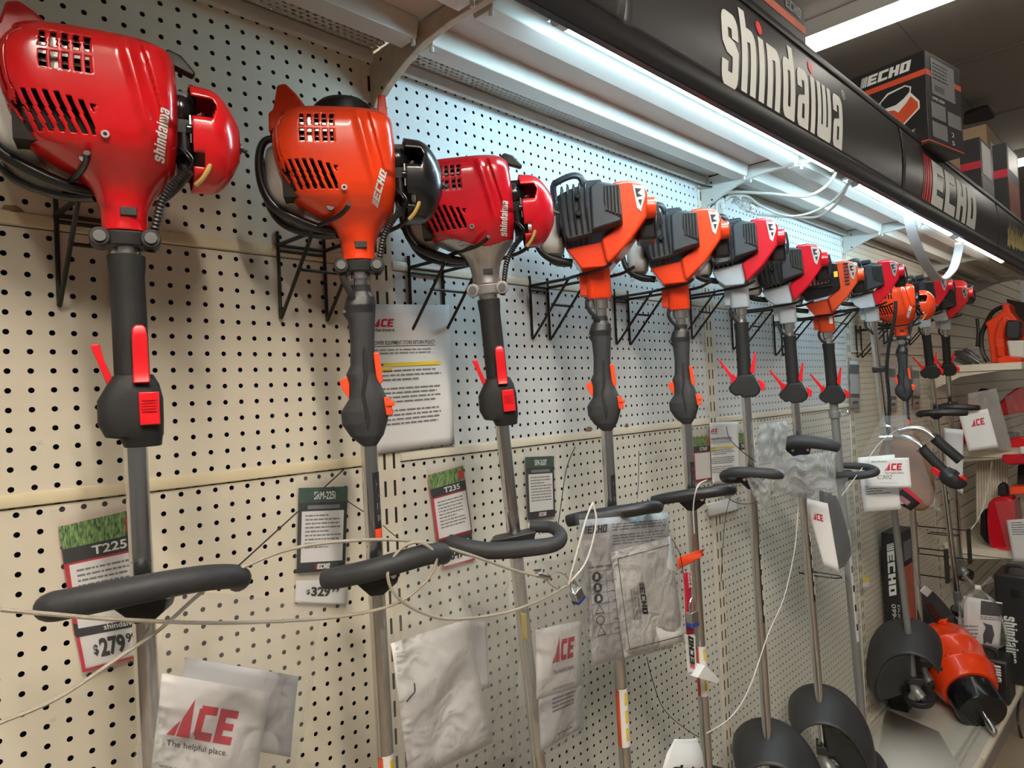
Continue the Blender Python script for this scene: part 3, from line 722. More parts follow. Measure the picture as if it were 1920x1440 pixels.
def front_text(root, kind, m, x0, z0, length, height, ang):
    """raised logo following the front of the shroud; runs up along ang"""
    ca, sa = math.cos(ang), math.sin(ang)
    def fn(u, v):
        x = x0+u*ca-v*sa; z = z0+u*sa+v*ca; return Vector((x, sh_front(x, z)-.05, z))
    mb = MB()
    if kind == 'shindaiwa':
        L_, D_, w = shindaiwa_polys(); k = length/w; h = height/1.42
        for p in L_+D_:
            for b in bands(p, .3): mb.add([fn(q[0]*k, q[1]*h) for q in b], [tuple(range(len(b)))])
    else:
        b_, l_, w = echo_polys(); k = length/w
        for p in b_+l_: mb.add([fn(q[0]*k, q[1]*height) for q in p], [(0, 1, 2, 3)])
    mb.build('brand_lettering', m, root, local=True, sharp=180)
def clamp(root, m='black'):
    mb = MB(); mb.loft([ring(0, 0, -.62, 1.05, .85, 2.4, 32), ring(0, 0, .02, 1.08, .9, 2.4, 32)])
    c = mb.build('clamp_collar', m, root, local=True, bevel=.06)
    for x in (-.98, .98):
        MB().cyl((x, -.86, -.3), (x, .3, -.3), .42, n=18).build('clamp_ear', m, c, local=True, bevel=.05)
        MB().cyl((x, -.98, -.3), (x, -.84, -.3), .25, n=14).build('bolt', 'steel', c, local=True, label='bright hex bolt')
    MB().cyl((0, 0, -1.0), (0, 0, -.55), .62, n=24).build('sleeve', 'steel', root, local=True, label='bright metal sleeve')
def hood(root, m):
    """air filter cover: half dome opening to the left with a notch"""
    NT, NX = 64, 26; rings = []
    for i in range(NX+1):
        t = i/NX; x = 3.15+2.25*t; q = (1-max(0, (t-.35)/.65)**2.2*.62)
        zc = 5.15+.35*t*0; rings.append([Vector((x-.9*max(0, (-math.sin(a)))**2*0, -1.95*q*math.copysign(abs(math.cos(a))**.8, math.cos(a)), zc+2.6*q*math.sin(a)*(1-.12*max(0, math.sin(a))*t))) for a in [2*math.pi*k/NT for k in range(NT)]])
    def skip(i, k):
        p = (rings[i][k]+rings[i+1][(k+1) % NT])/2
        return (p.y < .2 and 5.75 < p.z < 6.75 and p.x < 4.05+.25*math.cos((p.z-6.25)*3)) or (p.y < .2 and p.z < 3.9 and p.z > 3.35 and p.x < 3.7)
    mb = MB(); mb.loft(rings, caps=False, skip=skip); mb.add(rings[-1], [tuple(range(NT))])
    h = mb.build('air_filter_cover', m, root, local=True, solid=-.1, sharp=45)
    MB().cyl((5.3, -.3, 4.85), (5.6, -.3, 4.85), .28, n=12).cyl((5.55, -.3, 4.85), (5.9, -.3, 4.7), .12, n=8).build('knob', 'black', h, local=True)
def tank(root, back=True):
    mb = MB(); rings = []
    for i in range(9):
        t = i/8; q = [.6, .88, .97, 1, 1, 1, .97, .88, .6][i]
        rings.append(ring(0, 0, 0, 2.9*q, 2.7*q, 3.2, 40))
        rings[-1] = [Vector((-4.3+ (p[0])*.40-1.0*(t-.5)*0, p[1]*.8+1.2, 5.3+(t-.5)*4.0-.32*(p[0]*.40))) for p in rings[-1]]
    mb.loft(rings); mb.build('fuel_tank', 'white_plastic', root, local=True, label='milky white fuel tank')
    g = MB(); g.tube([(-4.2, -.9, 7.5), (-5.2, -.9, 7.3), (-5.6, -.9, 6.2), (-5.5, -.8, 4.6), (-4.9, -.7, 3.4), (-3.8, -.5, 2.7), (-2.4, -.3, 2.15), (-1.2, 0, 2.0)], [.2, .24, .25, .27, .3, .32, .3, .2], n=10)
    g.tube([(-3.9, 2.8, 7.6), (-5.3, 2.7, 7.4), (-5.75, 2.6, 6.2), (-5.5, 2.5, 4.4), (-4.6, 2.2, 3.0), (-2.6, 1.2, 2.1), (-1.2, .3, 1.9)], .3, n=10)
    g.sheet(lambda u, v: Vector((-5.55+.0*u, -.9+3.5*u, 6.4))*(1-v)+Vector((-2.6, -.4+1.4*u, 2.05))*v+Vector((-.9*math.sin(math.pi*v), 0, -.8*math.sin(math.pi*v))), 6, 14)
    g.build('tank_guard', 'gloss_black', root, local=True, solid=0)
def carb(root, x=2.6):
    e = MB(); e.sph((x+.1, -.6, 6.3), (.75, .8, .85), 18, 12); e.box(x-.2, x+.7, -1.3, .5, 5.0, 5.7).cyl((x+.2, -.9, 4.0), (x+.2, -.9, 5.2), .4, n=14).cyl((x+.3, -1.3, 5.2), (x+1.0, -1.3, 5.2), .28, n=12)
    e.box(x-.1, x+.9, -.6, 1.5, 3.3, 7.4)
    e.tube([(x-.1, -1.2, 4.3), (x+.3, -1.6, 3.7), (x+.5, -1.4, 3.3), (x+.1, -1.1, 3.1)], .07, n=6).tube([(x+.1, -1.5, 4.2), (x+.5, -1.7, 3.6), (x+.3, -1.6, 3.1)], .05, n=6)
    c = e.build('carburettor', 'gloss_black', root, local=True, bevel=.04)
    s = MB(); s.cyl((x+.95, -1.35, 5.9), (x+1.05, -1.5, 5.9), .16, n=10).build('screw', 'steel', c, local=True)
    MB().box(x+.45, x+.53, -1.42, -1.34, 4.5, 5.9).build('linkage', 'steel', c, local=True)
    MB().tube([(x+1.35, -1.4, 3.9), (x+1.25, -1.6, 3.3), (x+.95, -1.5, 2.75), (x+.6, -1.3, 2.4)], .12, n=8).build('fuel_line', 'brass', root, local=True, label='amber fuel line')
def ribbed_hose(root, pts, r=.2):
    P = [Vector(p) for p in pts]; Q = []
    for i in range(len(P)-1):
        a = P[max(i-1, 0)]; b = P[i]; c = P[i+1]; d = P[min(i+2, len(P)-1)]
        for k in range(14):
            t = k/14; Q.append(0.5*((2*b)+(c-a)*t+(2*a-5*b+4*c-d)*t*t+(3*b-a-3*c+d)*t**3))
    MB().tube(Q, [r*(1.18 if i % 2 else .86) for i in range(len(Q))], n=10, smooth=0).build('throttle_cable', 'black', root, local=True)
def shaft(root, L, m='shaft', r=.475):
    MB().cyl((0, 0, -L), (0, 0, -.5), r, n=24).build('shaft', m, root, local=True)
def band(root, z0, z1, m, name='warning_label', a0=-2.6, a1=-.4, r=.49, lab=None):
    mb = MB(); mb.sheet(lambda u, v: Vector((r*math.cos(a0+(a1-a0)*u), r*math.sin(a0+(a1-a0)*u), z0+(z1-z0)*v)), 10, 1)
    return mb.build(name, m, root, local=True, label=lab)
def shaft_marks(root, z, echo=False):
    band(root, z, z+.06, 'ink', 'depth_mark', -math.pi, math.pi, .48)
    if echo:
        b = band(root, z+1.0, z+4.2, 'ink', 'brand_decal', -1.35, -.1, .482, lab='black decal with pale block letters')
        band(root, z+.35, z+1.0, 'lever_orange', 'orange_band', -1.35, -.1, .482, lab='orange end of the decal')
        bs_, ls_, w_ = echo_polys(0, .12, 0); k = 2.7/w_; mb = MB()
        for p in ls_:
            P = [(q[0]*k, q[1]) for q in p]; mb.add([Vector((.487*math.cos(-.35-.62*q[1]), .487*math.sin(-.35-.62*q[1]), z+1.2+q[0])) for q in P], [(0, 1, 2, 3)])
        mb.build('lettering', 'inkgrey', b, local=True)
def shaft_warning(root, z):
    b = band(root, z-4.6, z, 'paper', 'warning_label', -2.0, -.1, .483, 'white and orange warning label')
    band(root, z-4.6, z-.1, 'box_orange', 'orange_stripe', -2.7, -1.9, .485)
    for k in range(3): band(root, z-1.3-1.4*k, z-.3-1.4*k, 'highlighter', 'yellow_triangle', -1.1, -.5, .486)
def grip_foam(root, z0=-.95, z1=-6.3, r=.72):
    rs = [ring(0, 0, z0, r*.98, r*.98, 2, 28), ring(0, 0, z0-.05, r*1.06, r*1.06, 2, 28), ring(0, 0, z0-.5, r*1.04, r*1.04, 2, 28), ring(0, 0, z0-.9, r*.97, r*.97, 2, 28), ring(0, 0, (z0+z1)/2, r*.98, r, 2, 28), ring(0, 0, z1, r*.99, r*1.02, 2, 28)]
    MB().loft(rs).build('grip', 'rubber', root, local=True)
def handle_foam(root, vee=False, m_l='lever_red', full=True):
    """foam grip, control block below, levers and switch"""
    if not vee:
        grip_foam(root, -.95, -6.6)
        rs = [ring(.05, 0, -6.3, .80, .8, 2.4, 36), ring(.02, 0, -6.75, 1.05, .95, 3, 36), ring(-.1, 0, -7.4, 1.3, 1.05, 3.4, 36), ring(-.12, 0, -8.4, 1.3, 1.05, 3.4, 36), ring(.0, 0, -9.0, 1.15, 1.0, 3.4, 36), ring(.25, 0, -9.1, .85, .95, 3.4, 36), ring(.3, 0, -9.5, .75, .85, 3.2, 36)]
        h = MB().loft(rs).build('control_housing', 'rubber', root, local=True, bevel=.05)
        mb = MB(); mb.loft([[Vector((.35+w*c, -.85-d-.12*s_, z)) for c, s_ in ((-1, -1), (1, -1), (1, 1), (-1, 1))] for z, w, d in ((-6.7, .33, .25), (-6.2, .32, .08), (-5.4, .30, .16), (-4.7, .30, .26), (-4.3, .26, .20), (-4.15, .14, .12))])
        mb.build('lockout_lever', m_l, root, local=True, bevel=.06, seg=3)
        s = MB().box(.2, 1.0, -1.22, -1.0, -8.55, -7.1).build('stop_switch', m_l, root, local=True, bevel=.05)
        sb = MB()
        for k in range(5): sb.box(.32, .88, -1.28, -1.2, -7.95+k*.12, -7.89+k*.12)
        sb.box(.25, .95, -1.3, -1.2, -8.5, -8.2); sb.build('switch_ribs', m_l, s, local=True)
        mb = MB(); mb.prism([(-.6, -6.9), (-.95, -6.8), (-1.55, -4.95), (-1.2, -4.9), (-1.05, -5.6)], -.3, .15); mb.build('throttle_trigger', m_l, root, local=True, bevel=.05)
    else:
        grip_foam(root, -1.5, -7.0, .70)
        MB().loft([ring(0, 0, -1.7, .6, .6, 2, 20), ring(0, 0, -1.2, .55, .55, 2, 20)]).build('collar', 'steel', root, local=True)
        poly = [(-.55, -6.7), (.75, -6.7), (1.1, -6.95), (1.75, -8.6), (1.55, -9.15), (1.0, -9.5), (-.4, -9.55), (-.6, -9.2), (-1.1, -9.35), (-1.75, -8.8), (-1.9, -8.3), (-1.5, -7.7)]
        MB().prism(poly, -.95, .75, inset_a=.18, inset_b=.1).build('control_housing', 'rubber', root, local=True, bevel=.14, seg=3)
        MB().prism([(-.9, -7.7), (-1.35, -7.8), (-1.45, -7.2), (-2.55, -5.3), (-2.35, -5.25), (-1.2, -6.9), (-.75, -7.2)], -.35, .1).build('throttle_trigger', m_l, root, local=True, bevel=.04)
        MB().prism([(.75, -6.9), (.55, -6.6), (1.1, -4.75), (1.3, -4.75), (1.15, -5.8), (1.0, -6.9)], -.35, .1).build('lockout_lever', m_l, root, local=True, bevel=.04)
        MB().prism([(1.25, -7.4), (1.95, -8.0), (1.85, -8.7), (1.6, -8.8)], -.6, .1).build('stop_switch', m_l, root, local=True, bevel=.05)
def handle_ergo(root):
    rows = [(-1.35, -.56, .56, .55), (-1.75, -.60, .62, .55), (-2.0, -.78, .78, .65), (-2.5, -.95, .80, .75), (-2.95, -1.05, .76, .72), (-3.35, -.80, .72, .72), (-4.6, -.72, .62, .72), (-5.9, -.80, .60, .75), (-6.4, -1.05, .64, .8), (-6.9, -.92, .80, .85), (-7.8, -.98, 1.15, .95), (-8.5, -1.45, 1.28, 1.0), (-9.2, -1.42, 1.12, .98), (-9.9, -1.0, .88, .9), (-10.5, -.35, .45, .6)]
    top = [r for r in rows if r[0] >= -2.95]; low = [r for r in rows if r[0] <= -2.95]
    def lr(rr, m, name, lab=None):
        R_ = []
        for i in range(len(rr)-1):
            for k in range(6):
                t = k/6; t = t*t*(3-2*t)*.5+t*.5; q = [rr[i][j]*(1-t)+rr[i+1][j]*t for j in range(4)]; R_.append(q)
        R_.append(rr[-1])
        mb = MB(); mb.loft([ring((q[1]+q[2])/2, 0, q[0], (q[2]-q[1])/2, q[3], 2.5, 40) for q in R_]); return mb.build(name, m, root, local=True, label=lab, sharp=50)
    lr(top, 'black', 'grip_cap'); g = lr(low, 'grey_rubber', 'handle_grip', 'dark grey soft moulded grip')
    MB().prism([(.0, -4.9), (.15, -4.9), (.12, -6.6), (-.1, -7.5), (.15, -9.0), (.0, -9.6), (-.25, -7.5), (-.05, -6.5)], -1.06, -.5).build('seam_rib', 'rubber', g, local=True, bevel=.03)
    MB().prism([(-.95, -6.45), (-1.45, -6.75), (-1.3, -7.2), (-1.0, -7.7), (-.85, -8.05), (-.7, -7.2)], -.3, .2).build('throttle_trigger', 'lever_orange', root, local=True, bevel=.05)
    MB().prism([(.52, -5.2), (.86, -5.25), (.98, -6.9), (.75, -7.05), (.6, -6.6)], -.5, .1).build('lockout_lever', 'lever_orange', root, local=True, bevel=.06)
    s = MB().prism([(.95, -7.75), (1.35, -7.85), (1.45, -8.8), (1.05, -8.8)], -.75, -.1).build('stop_switch', 'lever_orange', root, local=True, bevel=.05)
    MB().box(1.1, 1.55, -.85, -.2, -8.3, -8.05).build('switch_nub', 'lever_orange', s, local=True, bevel=.04)
    MB().cyl((-.95, -.35, -2.85), (-.95, -.5, -2.85), .09, n=8).build('screw', 'steel', root, local=True)
def debris_guard(root, L, k=.86, mir=1, rot=0.0):
    """moulded shell guard: an arched visor over the line head, open at the front"""
    prof = [(-4.3, 9.3), (-3.9, 10.6), (-2.6, 12.0), (-.6, 12.8), (1.6, 12.6), (3.6, 11.4), (5.2, 9.2), (6.3, 6.4), (6.6, 3.8), (6.2, 2.0)]
    def pr(u, sc):
        i = min(int(u*9), 8); t = u*9-i; a_ = prof[max(i-1, 0)]; b_ = prof[i]; c_ = prof[i+1]; d_ = prof[min(i+2, 9)]
        q = [0.5*((2*b_[j])+(c_[j]-a_[j])*t+(2*a_[j]-5*b_[j]+4*c_[j]-d_[j])*t*t+(3*b_[j]-a_[j]-3*c_[j]+d_[j])*t**3) for j in (0, 1)]
        return (.8+(q[0]-.8)*sc)*k*mir, (2.5+(q[1]-2.5)*sc)*k
    def shell(u, v):
        sc = .80+.20*math.sin(math.pi*.5*min(1, v*1.35)); x, z = pr(u, sc); return Vector((x, (-3.4+7.4*v)*k, -L+z-.2))
    mb = MB(); mb.sheet(shell, 40, 16)
    g = mb.build('debris_guard', K['guard'], root, local=True, solid=.16)
    def web(u, v):
        x, z = pr(.35+.65*u, .2+.6*v); return Vector((x, (-1.5-1.5*v+.8*(1-v))*k, -L+z-.2))
    MB().sheet(web, 16, 6).build('guard_web', K['guard'], g, local=True, solid=.14)
    MB().box(1.2*k, 2.2*k, -3.6*k, -3.2*k, -L+9.6*k, -L+10.1*k).box(3.0*k, 4.0*k, -3.3*k, -2.9*k, -L+8.2*k, -L+8.7*k).build('vent_slot', 'dark', g, local=True)
    MB().box(-.8, 1.4, -1.0, 1.0, -L+4.2, -L+5.2).build('mounting_block', 'black', g, local=True, bevel=.1)
    h = MB(); h.tube([(0, 0, -L+5.2), (0, 0, -L+3.4), (.35, -.3, -L+2.4), (.9, -.7, -L+1.8)], [.62, .68, .85, .75], n=18); h.cyl((.2, -.2, -L+2.4), (-.35, .25, -L+.9), .8, .95, n=18)
    gh = h.build('gear_head', 'shaft_grey', root, local=True, label='grey cast gear head')
    MB().cyl((.95, -.75, -L+1.8), (1.15, -.95, -L+1.7), .35, n=10).build('cap', 'steel', gh, local=True)
    MB().loft([ring(.5*k, .6*k, -L+.35, 2.0*k, 2.0*k, 2, 24), ring(.5*k, .6*k, -L+1.4, 2.2*k, 2.2*k, 2, 24)]).build('line_head', 'black', root, local=True, bevel=.15)
K['guard'] = mat('guard_plastic', (.028, .028, .029), .5, var=.15)
def loop_handle(root, path, r, zc, m='grey_rubber', thick=None):
    h = MB().tube(path, r, n=16, smooth=8).build('loop_handle', m, root, local=True)
    b = MB().prism([(-1.7, zc+.45), (1.5, zc+.75), (1.15, zc-.35), (.35, zc-.95), (-.35, zc-.95)], -1.2, .75, inset_b=.2).build('handle_bracket', 'black', root, local=True, bevel=.08)
    for x in (-.65, .95): MB().cyl((x, -1.32, zc+.1), (x, -1.18, zc+.12), .17, n=10).build('screw', 'steel', b, local=True)
    return h
def engine_bell(root, m, mhood, brand, neck=None, ears=1, starter=True):
    MB.ES = .90
    shroud(root, m, neck)
    # engine block seen through the vents
    MB().box(-4.2, -.6, -2.0, 2.0, 3.6, 8.2).build('cylinder_block', 'dark', root, local=True)
    mb = MB()
    for k in range(5): mb.box(-3.9, -1.0, -2.45, -2.1, 6.7+k*.36, 6.84+k*.36)
    mb.box(-2.6, -2.2, -2.5, -2.2, 6.5, 8.4).build('cooling_fins', 'steel', root, local=True)
    MB().prism([(-5.0, 7.4), (-4.95, 8.75), (-4.65, 8.9), (-4.3, 9.5+.55*ears), (-3.75, 9.6+.58*ears), (-3.1, 9.35+.38*ears), (-2.4, 9.1), (-3.4, 8.3)], -1.7, 1.0, inset_a=.12, inset_b=.12).build('rear_fin', m, root, local=True, bevel=.15, seg=3)
    if ears == 2: MB().prism([(1.55, 8.2), (1.7, 10.3), (2.15, 10.2), (2.35, 8.1)], -1.3, -.4).build('front_fin', m, root, local=True, bevel=.08)
    if ears == 2: MB().loft([ring(-.5, -.1, 8.9, 1.9, 1.8, 2, 32), ring(-.5, -.1, 9.75, 1.8, 1.7, 2, 32), ring(-.5, -.1, 10.15, 1.35, 1.2, 2, 32)]).build('starter_cap', 'black', root, local=True, bevel=.05)
    if starter:
        MB().prism([(1.9, 9.15), (2.3, 9.45), (2.9, 9.2), (3.55, 8.4), (3.4, 8.2), (2.5, 8.55)], -.7, -.15).build('starter_handle', 'black', root, local=True, bevel=.1)
        MB().tube([(2.5, -.4, 8.7), (2.45, -.3, 8.2), (2.2, -.2, 7.8)], .09, n=6).build('starter_cord', 'black', root, local=True)
    x = .15
    MB().prism([(x-.33, .7), (x+.38, .7), (x+.4, 1.12), (x-.33, 1.12)], -1.12, -.9).build('neck_window', 'black', root, local=True, bevel=.03)
    bolt(root, (-.62, sh_front(-.62, 3.95)-.02, 3.95), (0, -1, 0), .2)
    MB().cyl((-1.5, sh_front(-1.5, 3.0)-.03, 3.0), (-1.5, sh_front(-1.5, 3.0)+.1, 2.98), .22, n=12).build('screw_hole', 'black', root, local=True)
    if brand == 'shindaiwa': front_text(root, 'shindaiwa', 'white_ink', 1.78, 3.15, 2.3, .55, math.radians(82))
    else: front_text(root, 'echo', 'white_ink', 1.30, 2.95, 2.1, .42, math.radians(72))
    carb(root); hood(root, mhood); tank(root)
    ribbed_hose(root, [(2.9, -1.2, 3.1), (2.3, -1.2, 2.5), (1.7, -1.0, 1.6), (1.35, -.6, .4), (1.1, -.2, -.9)], .19)
    MB.ES = 1.0
    clamp(root, 'alu' if neck else 'black')
def engine_block(root, mh, mneck, mcap, grille='ribs'):
    """angular fan housing with a ribbed black cylinder cover on the viewer's left"""
    neckc = MB(); neckc.loft([ring(0, 0, .0, .92, .92, 4, 32), ring(0, 0, .15, .98, .98, 4, 32), ring(0, 0, 2.3, .95, .95, 4, 32)]).box(-1.5, -.6, -.5, .6, .35, 2.2)
    neckc.build('neck', mneck, root, local=True, bevel=.06)
    if mneck == mh:
        fp = [(-2.5, 3.85), (-1.35, 2.15), (.9, 2.15), (2.6, 4.0), (1.0, 4.6), (.3, 4.2)]
    else: fp = [(-2.7, 4.1), (-2.2, 2.9), (-1.35, 2.15), (.6, 2.15), (.9, 2.9), (.7, 4.5)]
    MB().prism(fp, -2.3, 2.6, inset_a=.06, inset_b=.1).build('crankcase', mneck, root, local=True, bevel=.12, seg=3)
    hp = [(.75, 2.2), (2.6, 3.9), (4.0, 5.75), (4.15, 7.7), (3.6, 8.5), (2.6, 8.75), (1.4, 8.7), (1.5, 5.0), (.3, 4.2), (.55, 2.6)]
    MB().prism(hp, -2.75, 2.75, inset_a=.05, inset_b=.08).build('fan_housing', mh, root, local=True, bevel=.22, seg=4)
    MB().cyl((3.9, -1.2, 6.7), (4.7, -1.2, 6.7), .85, .78, n=24).build('starter_hub', mh, root, local=True, bevel=.1)
    d = MB().prism([(2.95, 8.2), (3.75, 8.0), (3.85, 7.3), (3.45, 6.1), (3.2, 6.4)], -2.84, -2.70).build('side_decal', 'alu', root, local=True, label='silver and black decal')
    MB().prism([(3.1, 7.9), (3.6, 7.8), (3.3, 7.5), (3.65, 7.25), (3.2, 7.2)], -2.87, -2.83).prism([(3.3, 7.0), (3.6, 7.0), (3.45, 6.5)], -2.87, -2.83).build('decal_marks', 'ink', d, local=True)
    if grille == 'ribs':
        cp = [(-3.0, 7.9), (-3.05, 5.4), (-2.35, 3.95), (-.3, 4.3), (2.15, 5.1), (2.05, 8.2), (.4, 8.65), (-1.5, 8.5)]
        MB().prism(cp, -3.3, 2.2, inset_a=.10, inset_b=.05).build('cylinder_cover', 'black', root, local=True, bevel=.2, seg=3)
        mb = MB()
        fp2 = [(-.35, 4.6), (2.1, 5.15), (2.0, 8.15), (.3, 8.55), (-.35, 8.2)]
        c = MB().prism(fp2, -3.75, -2.6, inset_a=.08).build('front_panel', 'blueblack', root, local=True, bevel=.16, seg=3, label='smooth slate-black panel')
        MB().prism([(.75, 8.0), (1.9, 8.0), (1.95, 5.5), (.95, 6.1), (.7, 6.8)], -3.8, -3.6).build('louver_recess', 'dark', c, local=True, bevel=.04)
        lv = MB()
        for k in range(5): lv.box(.82+k*.25, .93+k*.25, -3.92, -3.7, 6.15-.1*k, 7.9)
        lv.build('louver_slats', 'black', c, local=True)
        for k in range(6):
            x = -2.85+.45*k; zl, zh = 4.1+.06*k+(.8 if k == 0 else 0), 8.35+.05*k-(.5 if k == 0 else 0)
            MB().tube([(x, -1.6, zh+.1), (x, -3.25, zh-.15), (x-.03, -3.5, (zl+zh)/2+.6), (x+.02, -3.42, (zl+zh)/2-.6), (x+.1, -3.05, zl+.15), (x+.1, -1.6, zl-.1)], .13, n=8, squash=.7).build('rib', 'black', root, local=True)
        for x, z in ((-1.2, 7.5), (-1.2, 6.2)): bolt(root, (x, -3.55, z), (0, -1, 0), .24, 'gloss_black')
        MB().tube([(-3.0, -2.6, 7.5), (-3.05, -2.7, 8.6), (-2.6, -2.8, 8.95), (-1.6, -2.7, 9.3), (-.95, -2.6, 9.15), (-.7, -2.4, 8.4)], .2, n=8, smooth=3, squash=1.5).build('handle_loop', 'blueblack', root, local=True)
        MB().prism([(-.7, 8.5), (-.6, 9.0), (.6, 9.0), (.75, 8.6)], -2.2, 1.0).build('top_cover', 'blueblack', root, local=True, bevel=.08)
    else:
        cp = [(-2.9, 8.2), (-2.9, 5.0), (-2.2, 4.0), (.6, 4.4), (2.1, 5.2), (1.9, 8.5), (.9, 8.9), (-2.4, 8.9)]
        MB().prism(cp, -3.2, 2.2, inset_a=.05, inset_b=.05).build('cylinder_cover', 'gloss_black', root, local=True, bevel=.2, seg=3)
        MB().prism([(-2.4, 8.1), (-2.4, 5.9), (.7, 6.1), (.75, 8.3)], -3.35, -3.1).build('grille_back', 'steel', root, local=True)
        g = MB()
        for k in range(9): g.box(-2.5+k*.42, -2.3+k*.42, -3.5, -3.1, 5.6, 8.6)
        for z in (5.6, 7.2, 8.5): g.box(-2.6, 1.15, -3.5, -3.1, z, z+.2)
        g.build('front_grille', 'gloss_black', root, local=True, bevel=.04)
        MB().box(1.3, 1.75, -3.3, -3.15, 6.7, 7.4).build('yellow_sticker', 'highlighter', root, local=True, label='small yellow sticker')
        mb = MB()
        for k in range(7): mb.box(2.5+.1*k*0, 3.0, -2.9, -2.7, 5.6+.42*k, 5.8+.42*k)
        mb.build('housing_slots', 'black', root, local=True)
    mb = MB(); mb.loft([[Vector((-3.45+.95*(p[0]/2.2), p[1]*.8-.7, 5.6+(t-.5)*3.9)) for p in ring(0, 0, 0, 2.2*q, 2.5*q, 3.2, 36)] for t, q in ((0, .7), (.08, .9), (.2, 1), (.8, 1), (.92, .9), (1, .7))])
    mb.build('fuel_tank', 'white_plastic', root, local=True, label='milky white fuel tank')
    g = MB(); g.tube([(-3.9, -1.8, 7.6), (-4.5, -1.9, 7.2), (-4.75, -1.9, 5.6), (-4.5, -1.9, 4.2), (-3.6, -1.7, 3.3), (-2.0, -1.2, 2.9)], [.15, .2, .2, .26, .3, .3], n=10)
    g.sheet(lambda u, v: Vector((-4.75, -1.9+3.6*u, 5.6))*(1-v)+Vector((-2.0, -1.2+2.0*u, 2.95))*v+Vector((-.5*math.sin(math.pi*v), 0, -.8*math.sin(math.pi*v))), 6, 12)
    g.build('tank_guard', 'black', root, local=True)
    MB().box(3.3, 4.75, -.6, 2.2, 4.4, 7.6).build('air_filter_box', 'gloss_black', root, local=True, bevel=.25, seg=3)
    MB().tube([(4.8, -.8, 7.2), (4.95, -.9, 6.0), (4.8, -.8, 5.0)], .12, n=6).build('choke_lever', 'black', root, local=True)
    MB().cyl((0, 0, -.75), (0, 0, .05), .66, n=24).cyl((0, 0, -1.3), (0, 0, -.7), .5, n=20).build('clamp_collar', 'steel', root, local=True, label='bright metal clamp collar')
    MB().tube([(-.9, -.3, .2), (-1.0, -.5, -.4), (-.75, -.6, -1.0), (-.3, -.55, -1.5), (-.1, -.4, -1.9)], .17, n=8).build('throttle_cable', 'black', root, local=True)
# placement: clamp pixel, a second pixel on the shaft, shaft foot height
def frame(u0, v0, u1, v1, zfoot=-52.5, Y=-7.0, daz=0.0, bottomY=None):
    T = at(u0, v0, Y); Q = at(u1, v1, Y if bottomY is None else bottomY)
    zax = (T-Q).normalized(); L = (T.z-zfoot)/zax.z
    az = math.atan2(T.x-CP.x, T.y-CP.y)+daz
    xa = Vector((math.cos(az), -math.sin(az), 0)); xa = (xa-zax*xa.dot(zax)).normalized(); ya = zax.cross(xa)
    m = Matrix(((xa.x, ya.x, zax.x, 0), (xa.y, ya.y, zax.y, 0), (xa.z, ya.z, zax.z, 0), (0, 0, 0, 1)))
    m.translation = W(*T); return m, L/KS
TR = {}
def trimmer_root(i, lab, px, grp=None, **kw):
    m, L = frame(*px, **kw)
    r = empty('string_trimmer', None, lab, 'string trimmer', grp, mtx=m); TR[i] = (r, m, L); return r, L
GRP = 'string trimmers hung along the pegboard'
# 1 -- red bell engine, foam grip
r, L = trimmer_root(1, 'largest red trimmer at the far left, bell shaped engine and straight foam grip', (235, 440, 283, 1430), GRP)
engine_bell(r, 'red', 'red', 'shindaiwa'); handle_foam(r); shaft(r, L); shaft_marks(r, -14.6); debris_guard(r, L)
loop_handle(r, [(-3.45, -1.3, -15.65), (-3.1, -1.6, -15.6), (-1.5, -2.0, -15.45), (.5, -2.1, -15.35), (2.3, -1.8, -15.4), (3.5, -1.2, -15.65), (4.0, -.5, -15.95), (4.0, .4, -16.3)], [.50, .62, .61, .59, .57, .55, .52, .50], -16.1)
# 2 -- orange bell engine, ergonomic grip
r, L = trimmer_root(2, 'bright orange trimmer with black air filter cover and moulded grey grip, second from the left', (673, 492, 722, 1400), GRP)
engine_bell(r, 'orange', 'gloss_black', 'echo', ears=2, starter=False); handle_ergo(r); shaft(r, L); shaft_marks(r, -16.2, True); debris_guard(r, L)
MB().tube([(-.9, -.3, -.3), (-.9, -.5, -1.0), (-.5, -.55, -1.9), (-.3, -.4, -2.4)], .2, n=8).build('cable_sleeve', 'black', r, local=True); shaft_warning(r, -28)
loop_handle(r, [(-2.75, -1.3, -17.5), (-2.1, -1.6, -17.4), (-.3, -2.0, -17.1), (1.5, -1.9, -16.8), (3.0, -1.3, -16.7), (3.7, -.6, -16.9), (3.9, .3, -17.2)], [.50, .60, .60, .60, .6, .6, .58], -17.8)
# 3 -- crimson bell engine with a bare aluminium cone
r, L = trimmer_root(3, 'crimson trimmer with a bare silver metal cone between engine and foam grip', (913, 535, 985, 1200), GRP)
engine_bell(r, 'crimson', 'crimson', 'shindaiwa', neck='alu'); handle_foam(r); shaft(r, L, 'shaft'); shaft_marks(r, -15.2); debris_guard(r, L)
loop_handle(r, [(-4.3, -1.6, -16.6), (-3.4, -2.1, -16.95), (-1.6, -2.4, -17.35), (.8, -2.3, -17.5), (2.6, -2.0, -17.5), (3.1, -1.2, -17.2), (2.6, .0, -16.9), (1.2, .4, -16.8)], [.46, .54, .56, .54, .50, .45, .42, .40], -17.5)
